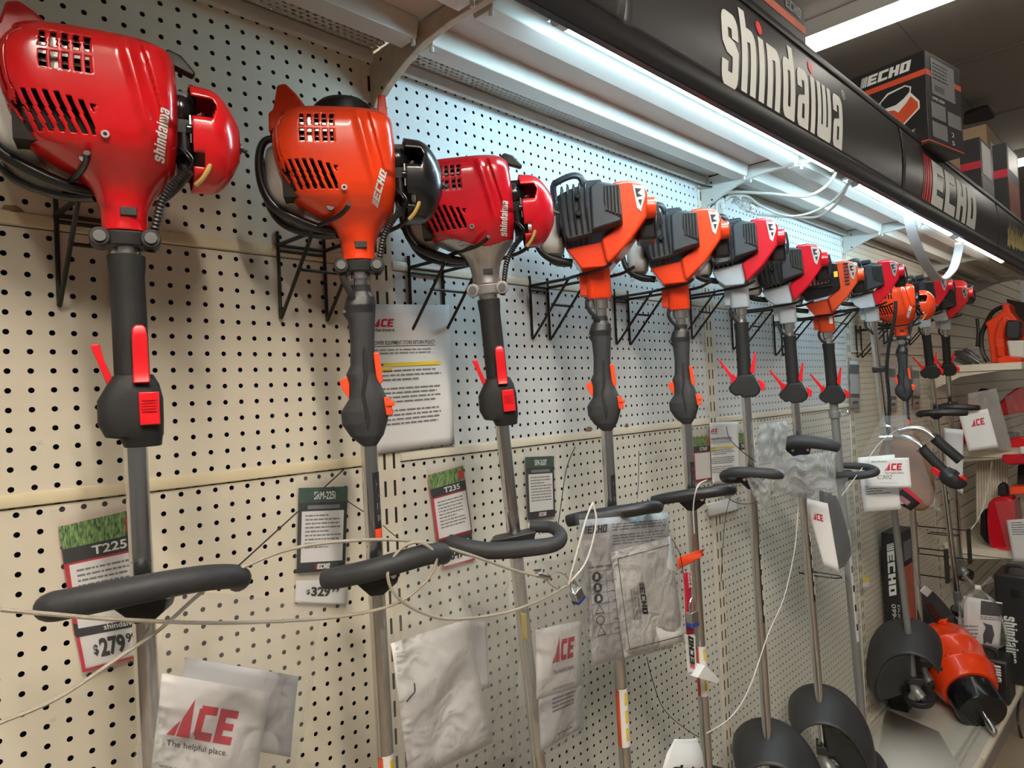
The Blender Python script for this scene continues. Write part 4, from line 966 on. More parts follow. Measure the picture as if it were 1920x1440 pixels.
# 4, 5 -- orange housing with black ribbed cover
r4, L4 = trimmer_root(4, 'nearer of the two orange trimmers with ribbed black covers and square necks', (1124, 562, 1162, 1250), GRP)
engine_block(r4, 'orange', 'orange', 'orange'); handle_ergo(r4); shaft(r4, L4); shaft_marks(r4, -18.2, True); debris_guard(r4, L4); shaft_warning(r4, -31)
loop_handle(r4, [(-3.4, -1.7, -17.3), (-2.1, -2.1, -17.0), (-.2, -2.3, -16.7), (1.6, -2.3, -16.5), (3.0, -1.8, -16.4), (3.6, -.8, -16.6), (2.8, .3, -16.9), (1.0, .6, -17.1)], [.46, .52, .52, .51, .5, .46, .42, .4], -17.4, 'black')
m5, L5 = frame(1274, 582, 1318, 1300)
r5 = copy_tree(r4, None, m5); tag(r5, 'farther of the two orange trimmers with ribbed black covers and square necks', 'string trimmer', GRP)
# 6, 7, 9, 11, 12 -- red housing, pale grey neck, V levers
r6, L6 = trimmer_root(6, 'red trimmer with pale grey neck under the cord tie, first of the red ones', (1388, 578, 1440, 1400), GRP)
engine_block(r6, 'crimson', 'grey_plastic', 'crimson'); handle_foam(r6, True); shaft(r6, L6); debris_guard(r6, L6); shaft_marks(r6, -14.8)
band(r6, -33, -25, 'ink', 'side_decal', -.9, .3, .49, 'long dark decal with pale blocks')
for q in range(5): band(r6, -32.2+1.6*q, -31.2+1.6*q, 'white_ink', 'decal_letter', -.6, 0, .495)
for i, px, lab in [(7, (1478, 606, 1543, 1390), 'red trimmer with pale grey neck just left of the black grille engine'),
                   (11, (1735, 612, 1793, 1100), 'small distant red trimmer with white neck, left one of the last pair'), (12, (1772, 616, 1803, 1080), 'small distant red trimmer with white neck, last one before the leaf blower shelf')]:
    m, L = frame(*px, bottomY=-3.2 if i == 12 else None)
    c = copy_tree(r6, None, m); tag(c, lab, 'string trimmer', GRP); TR[i] = (c, m, L)
    if i > 7:
        for ch in kids(c):
            if ch.name.startswith('debris_guard'):
                for g in kids(ch): bpy.data.objects.remove(g)
                bpy.data.objects.remove(ch)
loop_handle(r6, [(-1.0, .3, -18.1), (-2.4, -.2, -18.0), (-2.8, -1.0, -17.5), (-2.4, -1.7, -17.1), (-1.3, -2.0, -16.9), (.6, -2.1, -17.0), (2.2, -1.9, -17.2), (3.0, -1.4, -17.5)], [.3, .34, .36, .45, .55, .55, .54, .3], -17.9)
loop_handle(TR[7][0], [(-1.5, -2.4, -13.8), (-.4, -2.6, -13.5), (1.4, -2.6, -13.7), (3.2, -2.5, -14.1), (4.1, -2.2, -14.5)], [.6, .72, .74, .68, .55], -14.9)
for i in (11, 12):
    loop_handle(TR[i][0], [(-2.2, -1.2, -15.8+i*0), (-2.6, -1.8, -15.4), (-1.6, -2.4, -15.1), (1.0, -2.7, -15.1), (3.2, -2.4, -15.4), (4.6, -1.8, -15.7)], [.4, .5, .6, .62, .6, .5], -15.8, 'black')
# 8 -- black grille, orange frame
r8, L8 = trimmer_root(8, 'dark orange trimmer with a shiny black grille engine and small yellow sticker', (1551, 622, 1621, 1400), GRP, zfoot=-60.5)
engine_block(r8, 'orange2', 'orange2', 'orange2', grille='grid'); handle_foam(r8, True); shaft(r8, L8, 'shaft_grey', .52); debris_guard(r8, L8, .42)
MB().cyl((0, 0, -11.2), (0, 0, -10.2), .72, n=20).build('shaft_coupling', 'shaft_grey', r8, local=True, bevel=.05)
MB().tube([(.7, 0, -10.4), (1.5, -.3, -10.5), (1.7, -.4, -10.9)], .18, n=8).build('coupling_knob', 'steel', r8, local=True)
MB().box(.35, .75, -1.02, -.9, 1.0, 1.9).build('sticker', 'paper', r8, local=True)
b = band(r8, -41, -26, 'paper2', 'safety_decal', -1.2, .1, .53, 'long white safety decal'); 
for q in range(5): band(r8, -39.5+2.6*q, -38.6+2.6*q, 'ink', 'decal_block', -.9, -.2, .535)
loop_handle(r8, [(-.6, -.9, -18.7), (.6, -1.4, -18.6), (2.2, -1.8, -18.5), (3.8, -1.6, -18.3), (4.1, -1.0, -18.1), (3.2, -.2, -17.8), (1.0, .2, -17.6), (-.4, .3, -17.6)], [.42, .5, .52, .5, .48, .46, .4, .36], -18.8)
# 9 -- red brush cutter with bicycle handles
r9, L9 = trimmer_root(9, 'red brush cutter with a bright bare upper shaft and a pair of bicycle handles', (1636, 602, 1716, 1300), GRP, zfoot=-57)
engine_block(r9, 'crimson', 'grey_plastic', 'crimson'); shaft(r9, L9, 'shaft_grey'); debris_guard(r9, L9, 1.0, -1)
MB().cyl((0, 0, -17), (0, 0, -.5), .54, n=24).build('upper_tube', 'steel', r9, local=True, label='bright polished upper tube')
MB().tube([(3.2, -1.5, 2.6), (2.9, -1.6, .5), (1.8, -1.3, -3.5), (1.1, -.8, -7.5), (1.0, -.7, -12), (.4, -.6, -17)], .24, n=10).build('throttle_cable_sleeve', 'black', r9, local=True)
MB().loft([ring(.3, -.2, -7.6, 1.1, .85, 3, 24), ring(.3, -.2, -6.9, 1.1, .85, 3, 24)]).build('cable_clip', 'black', r9, local=True, bevel=.05)
zc = -17.6
MB().tube([(-0.98, 0, zc-0.16), (-0.33, .1, zc+0.24), (1.31, -.3, zc+0.16), (2.79, -.8, zc-0.16), (4.02, -1.3, zc-0.96), (4.84, -1.7, zc-2.08)], .40, n=12).build('left_handlebar', 'steel', r9, local=True, label='bright metal handlebar')
MB().tube([(1.48, .6, zc+0.48), (3.44, 1.4, zc+0.72), (5.08, 1.4, zc+0.32), (6.15, 1.0, zc-0.72), (6.56, .8, zc-1.28)], .40, n=12).build('right_handlebar', 'steel', r9, local=True, label='bright metal handlebar')
MB().tube([(4.35, -1.6, zc-1.52), (4.59, -1.7, zc-1.84), (5.90, -2.2, zc-3.60), (6.89, -2.6, zc-4.88)], [.95, .70, .66, .72], n=16).build('left_grip', 'rubber', r9, local=True)
MB().tube([(6.72, -2.5, zc-4.72), (7.38, -2.8, zc-5.60), (8.36, -3.0, zc-6.32), (9.35, -3.0, zc-6.24)], [.85, 1.35, 1.2, .55], n=18).build('throttle_block', 'black', r9, local=True)
MB().tube([(5.41, -2.7, zc-4.32), (6.23, -3.0, zc-5.12), (7.05, -3.3, zc-5.52)], [.3, .55, .3], n=8, squash=.5).build('throttle_trigger', 'lever_red', r9, local=True)
MB().tube([(8.04, -3.4, zc-5.28), (8.86, -3.5, zc-5.52), (9.27, -3.5, zc-6.00)], .26, n=8).build('lockout_lever', 'lever_red', r9, local=True)
MB().tube([(6.31, 1.0, zc-0.88), (6.56, .9, zc-1.20), (9.18, 0, zc-4.16)], [.85, .72, .72], n=16).build('right_grip', 'rubber', r9, local=True)
mb = MB().tube([(-.6, -.6, zc+1.6), (.3, -.9, zc+1.9), (1.4, -.8, zc+1.2), (2.0, -.6, zc+.4)], .22, n=8); mb.cyl((-.8, -.5, zc), (.9, -.5, zc), .55, n=12); mb.build('bar_clamp', 'steel', r9, local=True)
# 10 -- small orange bell engine
r, L = trimmer_root(10, 'small bright orange bell engine trimmer among the distant red ones', (1690, 630, 1728, 1220), GRP, zfoot=-56)
engine_bell(r, 'orange', 'orange', 'echo', starter=False); handle_ergo(r); shaft(r, L); shaft_marks(r, -14.5, True); debris_guard(r, L, .6, -1)

# ------------------------------------------------------------------ wire prong hooks that carry the trimmers
def prong_hook(T, lab, z, wide=2.3, flare=.35):
    """two prongs out of the wall with drop wires and braces; T is the trimmer's clamp point"""
    r = empty('prong_hook', (T.x, 0, z-4.6), lab, 'hook', 'black wire prong hooks')
    for sx in (-1, 1):
        x = T.x+sx*wide/2
        w = MB().tube([(x, -.15, z+.9), (x, -.18, z), (x, -.18, z-4.3), (x, -.25, z-4.55), (x, -.55, z-4.5), (x, -4.4, z-.35), (x, -4.8, z-.1)], .12, n=8, smooth=4).build('brace_wire', 'wire', r)
        y1 = -9.6
        MB().tube([(x, -.1, z), (x, -4.2, z), (x+sx*flare, -5.6, z), (x+sx*flare, -8.2, z+.1), (x+sx*flare, -9.2, z+.35), (x+sx*(flare+.1), y1, z+.5)], .14, n=8).build('prong', 'wire', r)
    for y, dz in ((-.2, 0), (-.2, -.35), (-2.7, -2.0)): MB().cyl((T.x-wide/2, y, z+dz), (T.x+wide/2, y, z+dz), .11, n=8).build('cross_wire', 'wire', r)
names = {1: 'wire hook under the largest red engine at the left', 2: 'wire hook under the orange engine with the black air cover', 3: 'wire hook behind the bare silver metal cone', 4: 'wire hook holding the first orange square neck', 5: 'wire hook holding the second orange square neck',
         6: 'wire hook crossing the second upright, under the first grey neck', 7: 'wire hook under the second grey neck', 8: 'wire hook under the black grille engine', 9: 'wire hook under the brush cutter with the bright shaft', 10: 'wire hook beneath the distant orange bell engine', 11: 'wire hook of the left one of the last pair', 12: 'wire hook of the last trimmer'}
CL = {1: (235, 440), 2: (673, 492), 3: (913, 535), 4: (1124, 562), 5: (1274, 582), 6: (1388, 578), 7: (1478, 606), 8: (1551, 622), 9: (1636, 602), 10: (1690, 630), 11: (1735, 612), 12: (1772, 616)}
for i, (u, v) in CL.items():
    T = at(u, v, -7.0); dz = {1: 2.2, 2: 2.1, 3: 2.2, 10: 1.6}.get(i, 2.05)
    prong_hook(T, names[i], T.z+dz, {1: 2.6, 2: 3.4, 3: 3.3, 10: 2.4}.get(i, 2.4), {1: .75, 2: .4, 3: .4, 10: .6}.get(i, .32))
# ------------------------------------------------------------------ cards and sheets on the pegboard
def q4(pts, Y):
    if Y > -1.6 or sum(p[0] for p in pts)/len(pts) < 1390: return [at(u, v, Y) for u, v in pts]
    return facing(pts, Y)
def facing(pts, Y):
    """points of an upright plane that hangs turned towards the aisle, through the middle of pts at depth Y"""
    P = at(sum(p[0] for p in pts)/len(pts), sum(p[1] for p in pts)/len(pts), Y); n = Vector((P.x-CP.x, P.y-CP.y, 0)).normalized(); out = []
    for u, v in pts: d = ray(u, v); out.append(CP+d*((P-CP).dot(n)/d.dot(n)))
    return out
def sheet_obj(name, c, m, parent, off=0, thick=.012, curl=0.0, nu=8, nv=10, label=None, wav=0):
    f = quadmap(*c, off=off)
    def g(u, v): return f(u, v)+f.n*(curl*((2*u-1)**2)*(1-v)+wav*math.sin(3.1*u+2*v)*math.sin(2.2*v+u))
    return MB().sheet(g, nu, nv).build(name, m, parent, solid=thick, label=label)
def plate(f, u0, v0, u1, v1, name, m, parent, e=0.0, label=None):
    n = f.n*e
    return MB().add([f(u0, v0)+n, f(u1, v0)+n, f(u1, v1)+n, f(u0, v1)+n], [(0, 1, 2, 3)]).build(name, m, parent, label=label)
def text_on(f, s, u0, v0, u1, h, m, parent, name='lettering', e=.02, bold=0.0, shear=0.0):
    """line of text from (u0,v0) stretched to u1, cap height h (fraction of sheet height)"""
    return font_mesh(name, s, h, lambda x, y: f(u0+x, v0+y)+f.n*e, m, parent, bold=bold, shear=shear, fit=(u1-u0))
def polys_on(f, polys, u0, v0, ku, kv, name, m, parent, e=.02):
    mb = MB()
    for p in polys: mb.add([f(u0+x*ku, v0+y*kv)+f.n*e for x, y in p], [tuple(range(len(p)))])
    return mb.build(name, m, parent)
def ace(f, u0, v0, w, h, parent, e=.02): return polys_on(f, ace_polys(), u0, v0, w/2.75, h/1.14, 'red_logo', 'inkred', parent, e)
grass, _nt, _b = nodes('printed_grass')
_tc = N(_nt, 'ShaderNodeTexCoord'); _mp = N(_nt, 'ShaderNodeMapping'); _mp.inputs['Scale'].default_value = (420, 420, 90); _mp.inputs['Rotation'].default_value = (0, .35, 0)
_nz = N(_nt, 'ShaderNodeTexNoise'); _nz.inputs['Scale'].default_value = 1.0; _nz.inputs['Detail'].default_value = 2; _nz.inputs['Distortion'].default_value = .6
_rp = N(_nt, 'ShaderNodeValToRGB'); _rp.color_ramp.elements[0].position = .36; _rp.color_ramp.elements[0].color = (.012, .05, .01, 1); _rp.color_ramp.elements[1].position = .66; _rp.color_ramp.elements[1].color = (.28, .50, .14, 1)
for _a, _c in ((_tc.outputs['Object'], _mp.inputs[0]), (_mp.outputs[0], _nz.inputs['Vector']), (_nz.outputs['Fac'], _rp.inputs[0]), (_rp.outputs[0], _b.inputs['Base Color'])): _nt.links.new(_a, _c)
def price_card(px, lab, title, kind, price=None, ppx=None, sleeve=None, Y=-.32, rows=9, simple=False):
    c = q4(px, Y); cen = sum(c, Vector())/4
    r = empty('price_card', (c[3].x, Y, min(c[2].z, c[3].z)), lab, 'price card', 'price cards in clear sleeves')
    f = quadmap(*c); bg = 'ink' if kind == 'green' else 'inkred'
    sheet_obj('card', c, 'ink' if kind == 'green' else 'inkred', r)
    if kind == 'grass':
        plate(f, 0, .78, 1, 1, 'grass_photo', grass, r, .02); plate(f, 0, .66, 1, .79, 'title_band', 'ink', r, .025); text_on(f, title, .36, .69, .82, .075, 'white_ink', r, 'title', .035, .02)
        plate(f, .06, .06, .97, .64, 'text_panel', 'paper', r, .025); v1 = .60
        plate(f, .82, .82, .97, .95, 'crest', 'inkred', r, .03)
    else:
        plate(f, 0, .82, 1, 1, 'green_band', 'inkgreen', r, .02); text_on(f, title, .3, .86, .74, .09, 'white_ink', r, 'title', .035, .02)
        plate(f, .18, .745, .84, .79, 'subtitle_bar', 'inkgrey', r, .03)
        plate(f, .07, .12, .93, .72, 'text_panel', 'paper', r, .025); v1 = .69; B_, L_, w_ = echo_polys(); polys_on(f, L_, .36, .035, .3/w_, .06, 'brand_word', 'white_ink', r, .03); polys_on(f, B_, .36, .035, .3/w_, .06, 'brand_bars', 'inkred', r, .03)
    if not simple:
        mb = MB(); g = lambda u, v: f(u, v)+f.n*.035; textlines(mb, g, .14, .88, v1-.42, v1, rows, .4, hash(title) % 97 if False else len(title)); mb.build('small_print', 'inkgrey', r)
    if ppx:
        c2 = q4(ppx, Y); f2 = quadmap(*c2); sheet_obj('price_slip', c2, 'paper', r)
        if kind == 'grass': plate(f2, 0, .72, 1, 1, 'brand_band', 'ink', r, .02); text_on(f2, 'shindaiwa', .4, .78, .9, .12, 'white_ink', r, 'brand', .03, .015); pv = .24; plate(f2, 0, 0, .05, .72, 'red_edge', 'inkred', r, .02); plate(f2, 0, 0, 1, .06, 'red_edge', 'inkred', r, .021)
        else: pv = .34
        text_on(f2, '$', .2, pv+.06, .27, .2, 'ink', r, 'currency_sign', .03, .03); text_on(f2, price[0], .29, pv, .66, .36, 'ink', r, 'price', .03, .045); text_on(f2, price[1], .68, pv+.16, .84, .2, 'ink', r, 'cents', .03, .03)
    if sleeve:
        cs = q4(sleeve, Y-.06); sheet_obj('sleeve', cs, 'sleeve', r, thick=.0, wav=.03, label='clear plastic sleeve')
    return r
price_card([(109, 988), (258, 953), (272, 1170), (140, 1192)], 'price card with grass photo and title T225, behind the leftmost loop handle', 'T225', 'grass', ('279', '99'), [(137, 1170), (268, 1150), (283, 1225), (155, 1261)], [(94, 956), (262, 925), (290, 1232), (158, 1268)])
price_card([(560, 915), (652, 912), (647, 1069), (556, 1075)], 'dark green price card titled SRM-225i, priced $329.99', 'SRM-225i', 'green', ('329', '99'), [(555, 1089), (651, 1086), (650, 1134), (553, 1130)], [(556, 886), (658, 884), (655, 1140), (550, 1138)])
price_card([(803, 891), (868, 873), (886, 1000), (820, 1019)], 'price card with grass photo and title T235, left of the third shaft', 'T235', 'grass', ('349', '99'), [(822, 1014), (884, 1000), (890, 1050), (830, 1066)], [(797, 867), (870, 858), (892, 1054), (826, 1072)])
price_card([(985, 857), (1038, 855), (1041, 968), (990, 975)], 'green price card titled SRM-2620T right of the third shaft, priced $449.99', 'SRM-2620T', 'green', ('449', '99'), [(990, 981), (1040, 975), (1042, 1008), (993, 1014)], [(980, 843), (1042, 838), (1046, 1012), (988, 1020)])
price_card([(1299, 820), (1330, 818), (1334, 900), (1303, 905)], 'small faded green and white card left of the farther return policy sheet', 'STRIP', 'grass', None, None, [(1297, 797), (1331, 795), (1336, 906), (1301, 912)], rows=6, simple=True)
price_card([(1381, 812), (1401, 811), (1402, 900), (1384, 903)], 'faded green card mostly behind the shaft under the cord tie', 'TRIM', 'grass', None, None, [(1378, 800), (1403, 798), (1404, 905), (1380, 908)], simple=True)
def far_card(px, lab):
    c = q4(px, -.32); r = empty('price_card', (c[3].x, -.32, c[3].z), lab, 'price card', 'price cards in clear sleeves'); f = quadmap(*c)
    sheet_obj('card', c, 'paper', r); plate(f, 0, .72, 1, .92, 'title_band', 'box_grey', r, .02); plate(f, .0, .22, 1, .30, 'lower_band', 'inkgrey', r, .02); text_on(f, '699', .2, .08, .8, .07, 'ink', r, 'price', .03, .03)
    sheet_obj('sleeve', q4([(u+(-3 if i in (0, 3) else 3), v+(-5 if i < 2 else 4)) for i, (u, v) in enumerate(px)], -.4), 'sleeve', r, thick=0)
far_card([(1593, 676), (1610, 677), (1612, 765), (1595, 765)], 'pale price card right of the orange framed trimmer, farthest section')
far_card([(1667, 684), (1679, 685), (1681, 768), (1669, 768)], 'pale price card between the bright shaft and the small moulded grip')
far_card([(1711, 688), (1723, 689), (1725, 765), (1713, 765)], 'pale price card just right of the small moulded grip')
def policy(px, lab, m='paper', fine=True):
    c = q4(px, -.34); r = empty('notice_sheet', (c[3].x, -.34, c[3].z), lab, 'notice'); f = quadmap(*c)
    MB().sheet(lambda u, v: f(u, v)+f.n*(.35*max(0, v-.75)**2*4*math.sin(3.5*u)**2+.25*max(0, u-.8)*4*(.4+v)), 16, 16).build('paper', m, r, solid=.01)
    ff = lambda u, v: f(u, v)+f.n*(.35*max(0, v-.75)**2*4*math.sin(3.5*u)**2+.25*max(0, u-.8)*4*(.4+v))+f.n*.03
    ff.n = f.n
    ace(ff, .0, .845, .27, .062, r, .0); text_on(ff, 'Hardware', .02, .815, .27, .022, 'ink', r, 'logo_line', 0, .01)
    text_on(ff, 'POWER EQUIPMENT STORE RETURN POLICY', -.0, .725, .80, .026, 'ink', r, 'heading', 0, .012); plate(ff, 0, .712, .8, .716, 'underline', 'ink', r)
    mb = MB(); textlines(mb, ff, .0, .78, .655, .70, 2, .4, 3); textlines(mb, ff, .0, .86, .47, .56, 3, .4, 5); textlines(mb, ff, .0, .84, .32, .44, 4, .4, 6); textlines(mb, ff, .0, .84, .17, .29, 4, .4, 7); mb.build('small_print', 'inkgrey', r)
    mb = MB(); mb.add([ff(.0, .575), ff(.86, .575), ff(.86, .60), ff(.0, .60)], [(0, 1, 2, 3)]); mb.build('highlighted_line', 'highlighter', r)
    mb = MB(); mb.add([ff(.0, .54), ff(.22, .54), ff(.22, .565), ff(.0, .565)], [(0, 1, 2, 3)]); mb.build('highlighted_line', 'highlighter', r)
    ff2 = lambda u, v: ff(u, v)+f.n*.01
    mb = MB(); textlines(mb, ff2, .01, .85, .57, .606, 1, .45, 9); mb.build('highlighted_text', 'inkgrey', r)
policy([(697, 570), (838, 572), (851, 832), (703, 851)], 'large wrinkled return policy sheet behind the moulded grey grip')
policy([(1330, 793), (1380, 790), (1387, 903), (1336, 908)], 'smaller farther copy of the return policy sheet, right of the second upright')
o = sheet_obj('paper_sheet', q4([(1322, 945), (1388, 930), (1386, 955), (1330, 968)], -.5), 'paper', None, wav=.2); tag(o, 'crumpled white paper end below the farther return policy sheet', 'paper')

# ------------------------------------------------------------------ bags with papers
def clear_bag(c, lab, m='film', depth=.8, seed=1, gather=None, nu=26, nv=32, amp=.28, foot=True):
    """flat polythene bag made of a front and a back skin that part in the middle"""
    cen = (c[2]+c[3])/2; r = empty('clear_bag', tuple(cen), lab, 'plastic bag'); f = quadmap(*c)
    for side, nm in ((1, 'front_skin'), (-1, 'back_skin')):
        def g(u, v):
            e = (math.sin(math.pi*u)**.6)*(math.sin(math.pi*min(1, v*1.02))**.5 if v < .98 else .15)
            w = amp*dist_noise(u*1.6+side, v*1.3, seed+side)*e+amp*.5*math.sin(9*u+6*v+seed)*e*.4
            p = f(u, v)
            if gather: k = max(0, (v-gather[1])/(1-gather[1]))**1.2; p = p*(1-k)+gather[0]*k
            return p+f.n*(side*depth*e*.5+w+(.22 if side > 0 else -.1))
        MB().sheet(g, nu, nv).build(nm, m, r, sharp=180)
    return r
# bag 1
clear_bag(q4([(318, 1103), (608, 1132), (545, 1500), (236, 1500)], -9.6), 'clear bag under the leftmost loop handle holding the big logo sheet', depth=.9, seed=2)
def logo_sheet(px, Y, lab, lg, tx=None, ux=None, name='logo_sheet', m='paper', extra=None, grp=None):
    c = q4(px, Y); r = empty(name, tuple(c[3]), lab, 'paper', grp); sheet_obj('paper', c, m, r, wav=.08)
    f0 = quadmap(*c); f = lambda u, v: f0(u, v)+f0.n*(.08*math.sin(3.1*u+2*v)*math.sin(2.2*v+u)+.03); f.n = f0.n
    ace(f, *lg, r, 0)
    if tx: text_on(f, 'The helpful place.', tx[0], tx[1], tx[2], tx[3], 'ink', r, 'slogan', 0, 0)
    if ux: text_on(f, 'www.acehardware.com', ux[0], ux[1], ux[2], ux[3], 'inkgrey', r, 'web_line', 0, .005)
    if extra: extra(f, r)
    return r
logo_sheet([(303, 1262), (507, 1298), (478, 1482), (283, 1446)], -9.75, 'white store sheet with the biggest red logo, bottom left bag', (.09, .40, .64, .40), (.10, .29, .66, .06), (.06, .06, .60, .04))
o = sheet_obj('folded_paper', q4([(345, 1232), (560, 1268), (545, 1420), (330, 1380)], -9.2), 'paper2', None, wav=.1); tag(o, 'greyish folded paper behind the big logo sheet in the same bag', 'paper')
# bag 2
clear_bag(q4([(728, 1040), (955, 1062), (962, 1415), (745, 1470)], -8.6), 'clear bag with two blank sheets, under the second loop handle', depth=.8, seed=5)
o = sheet_obj('blank_sheet', q4([(872, 1162), (912, 1166), (918, 1290), (860, 1300)], -8.5), 'paper2', None); tag(o, 'narrow blank sheet at the rear of the bag with the big blank sheet', 'paper')
c = q4([(731, 1206), (880, 1160), (924, 1392), (768, 1466)], -8.75); r = empty('blank_sheet', tuple(c[3]), 'large blank white sheet with a small ink tick in the second bag', 'paper'); sheet_obj('paper', c, 'paper', r, wav=.12)
MB().tube([at(777, 1281, -9.05), at(778, 1296, -9.05), at(771, 1305, -9.05), at(762, 1316, -9.05)], .04, n=5).build('ink_tick', 'ink', r)
# bag 3
clear_bag(q4([(962, 1052), (1106, 1050), (1094, 1370), (968, 1442)], -9.2), 'long clear bag under the third loop handle, with a logo sheet and booklet', depth=.8, seed=8, amp=.22)
logo_sheet([(1003, 1181), (1092, 1163), (1089, 1283), (1006, 1312)], -9.35, 'white store sheet with red logo inside the long third bag', (.32, .46, .52, .36), (.33, .29, .82, .07), (.33, .06, .8, .04))
c = q4([(1012, 1312), (1090, 1284), (1088, 1366), (1015, 1409)], -9.3); r = empty('booklet', tuple(c[3]), 'thin pale booklet below the logo sheet in the third bag', 'booklet'); sheet_obj('cover', c, 'paper2', r, thick=.15); f = quadmap(*c, off=.02); mb = MB(); textlines(mb, f, .28, .85, .62, .95, 4, .5, 4, False); textlines(mb, f, .4, .8, .1, .2, 1, .4, 4); mb.build('print', 'inkgrey', r)
o = sheet_obj('yellow_label', q4([(977, 1148), (987, 1151), (989, 1200), (979, 1200)], -7.9), 'highlighter', None); tag(o, 'faint yellow label strip behind the third bag, on the shaft', 'label')
# bag 4
clear_bag(q4([(1080, 963), (1256, 955), (1287, 1207), (1104, 1252)], -9.2), 'clear document bag with the brand leaflet and bordered envelope', depth=.5, seed=11, amp=.12)
c = q4([(1086, 975), (1253, 961), (1262, 1215), (1112, 1248)], -9.3); r = empty('safety_leaflet', tuple(c[3]), 'safety leaflet with round warning pictures, left in the document bag', 'leaflet'); sheet_obj('paper', c, 'paper2', r)
f = quadmap(*c, off=.03); bs_, ls_, we_ = echo_polys(); polys_on(f, ls_+bs_, .03, .90, .24/we_, .055, 'brand_logo', 'ink', r, 0)
mb = MB(); textlines(mb, f, .32, .95, .90, .96, 3, .4, 2); textlines(mb, f, .32, .95, .80, .88, 4, .4, 3); textlines(mb, f, .04, .3, .655, .68, 1, .5, 3); textlines(mb, f, .27, .40, .2, .6, 6, .12, 3, False); mb.build('small_print', 'inkgrey', r)
for k in range(6):
    cu, cv = .12, .60-.075*k; mb = MB()
    if k < 3: mb.add([f(cu+.048*math.cos(a*math.pi/10), cv+.034*math.sin(a*math.pi/10)) for a in range(20)], [tuple(range(20))])
    elif k == 4:
        for a in range(20):
            a0, a1 = a*math.pi/10, (a+1)*math.pi/10; mb.add([f(cu+q*.046*math.cos(t), cv+q*.032*math.sin(t)) for t, q in ((a0, 1), (a1, 1), (a1, .84), (a0, .84))], [(0, 1, 2, 3)])
    else:
        T3 = [(-.05, -.03), (.05, -.03), (0, .035)]
        for i in range(3): a, b = T3[i], T3[(i+1) % 3]; mb.add([f(cu+a[0], cv+a[1]), f(cu+b[0], cv+b[1]), f(cu+b[0]*.78, cv+b[1]*.78), f(cu+a[0]*.78, cv+a[1]*.78)], [(0, 1, 2, 3)])
    s_ = mb.build('warning_picture', 'ink', r)
    if k < 3: MB().add([f(cu-.02, cv-.018)+f.n*.01, f(cu+.02, cv-.012)+f.n*.01, f(cu+.015, cv+.018)+f.n*.01, f(cu-.01, cv+.02)+f.n*.01], [(0, 1, 2, 3)]).build('figure', 'paper', s_)
mb = MB()
for v in [.64-.075*k for k in range(7)]: mb.add([f(.04, v), f(.40, v), f(.40, v-.003), f(.04, v-.003)], [(0, 1, 2, 3)])
for u in (.04, .22, .40): mb.add([f(u, .19), f(u+.004, .19), f(u+.004, .64), f(u, .64)], [(0, 1, 2, 3)])
mb.build('table_rules', 'inkgrey', r)
c = q4([(1146, 1036), (1256, 1006), (1283, 1203), (1171, 1233)], -9.5); r = empty('envelope', tuple(c[3]), 'white envelope with thin black border and small sideways brand mark', 'envelope'); sheet_obj('paper', c, 'paper', r, thick=.12); f = quadmap(*c, off=.03)
mb = MB()
for a, b, c_, d in ((.08, .06, .97, .066), (.08, .06, .088, .93), (.08, .924, .97, .93)): mb.add([f(a, b), f(c_, b), f(c_, d), f(a, d)], [(0, 1, 2, 3)])
mb.build('border', 'ink', r)
g = lambda x, y: f(.36+y*.085, .66-x*.07)+f.n*.01
mb = MB()
for p in bs_+ls_: mb.add([g(*q) for q in p], [(0, 1, 2, 3)])
mb.build('brand_logo', 'ink', r)
for k in range(3): font_mesh('address_line', ['ECHO, INCORPORATED', 'Lake Zurich, Illinois', 'www.echo-usa.com'][k], .035, lambda x, y: f(.30-.045*k+y, .62-x)+f.n*.01, 'inkgrey', r, bold=.01, fit=.30)
# orange tag cluster on the fifth shaft
r = empty('orange_tag', at(1295, 1068, -8.4), 'folded orange and red hang tag wrapped round the fifth shaft', 'tag')
for px, m, nm, Y in [([(1268, 1045), (1322, 1029), (1318, 1042), (1270, 1069)], 'lever_orange', 'upper_flap', -8.6), ([(1279, 1075), (1296, 1072), (1302, 1188), (1287, 1190)], 'inkred', 'red_panel', -8.5)]: sheet_obj(nm, q4(px, Y), m, r, thick=.04, wav=.15)
f = quadmap(*q4([(1287, 1073), (1298, 1072), (1300, 1105), (1289, 1106)], -8.56)); font_mesh('model_lettering', 'DZDZ-X', .6, lambda x, y: f(.2+y, 1-x)+f.n*.03, 'white_ink', r, bold=.02, fit=.9)
r = empty('brand_tag', at(1300, 1270, -8.5), 'white tag with black sideways brand word and red bars, tied to the fifth shaft', 'tag')
c = q4([(1284, 1188), (1304, 1192), (1307, 1262), (1290, 1262)], -8.5); sheet_obj('card', c, 'paper', r, thick=.05); f = quadmap(*c, off=.06)
for ps, m in ((ls_, 'ink'), (bs_, 'inkred')): 
    mb = MB()
    for p in ps: mb.add([f(.75-q[1]*.5, .10+q[0]*.85/we_) for q in p], [(0, 1, 2, 3)])
    mb.build('brand_word' if m == 'ink' else 'red_bars', m, r)
o = MB().prism([(at(1306, 1243, -8.3).x, at(1306, 1243, -8.3).z), (at(1334, 1270, -8.3).x, at(1334, 1270, -8.3).z), (at(1328, 1277, -8.3).x, at(1328, 1277, -8.3).z), (at(1292, 1266, -8.3).x, at(1292, 1266, -8.3).z)], -9.2, -8.0).build('folded_manual', 'paper', None, bevel=.03); tag(o, 'folded white manual at the foot of the brand tag on the fifth shaft', 'manual')
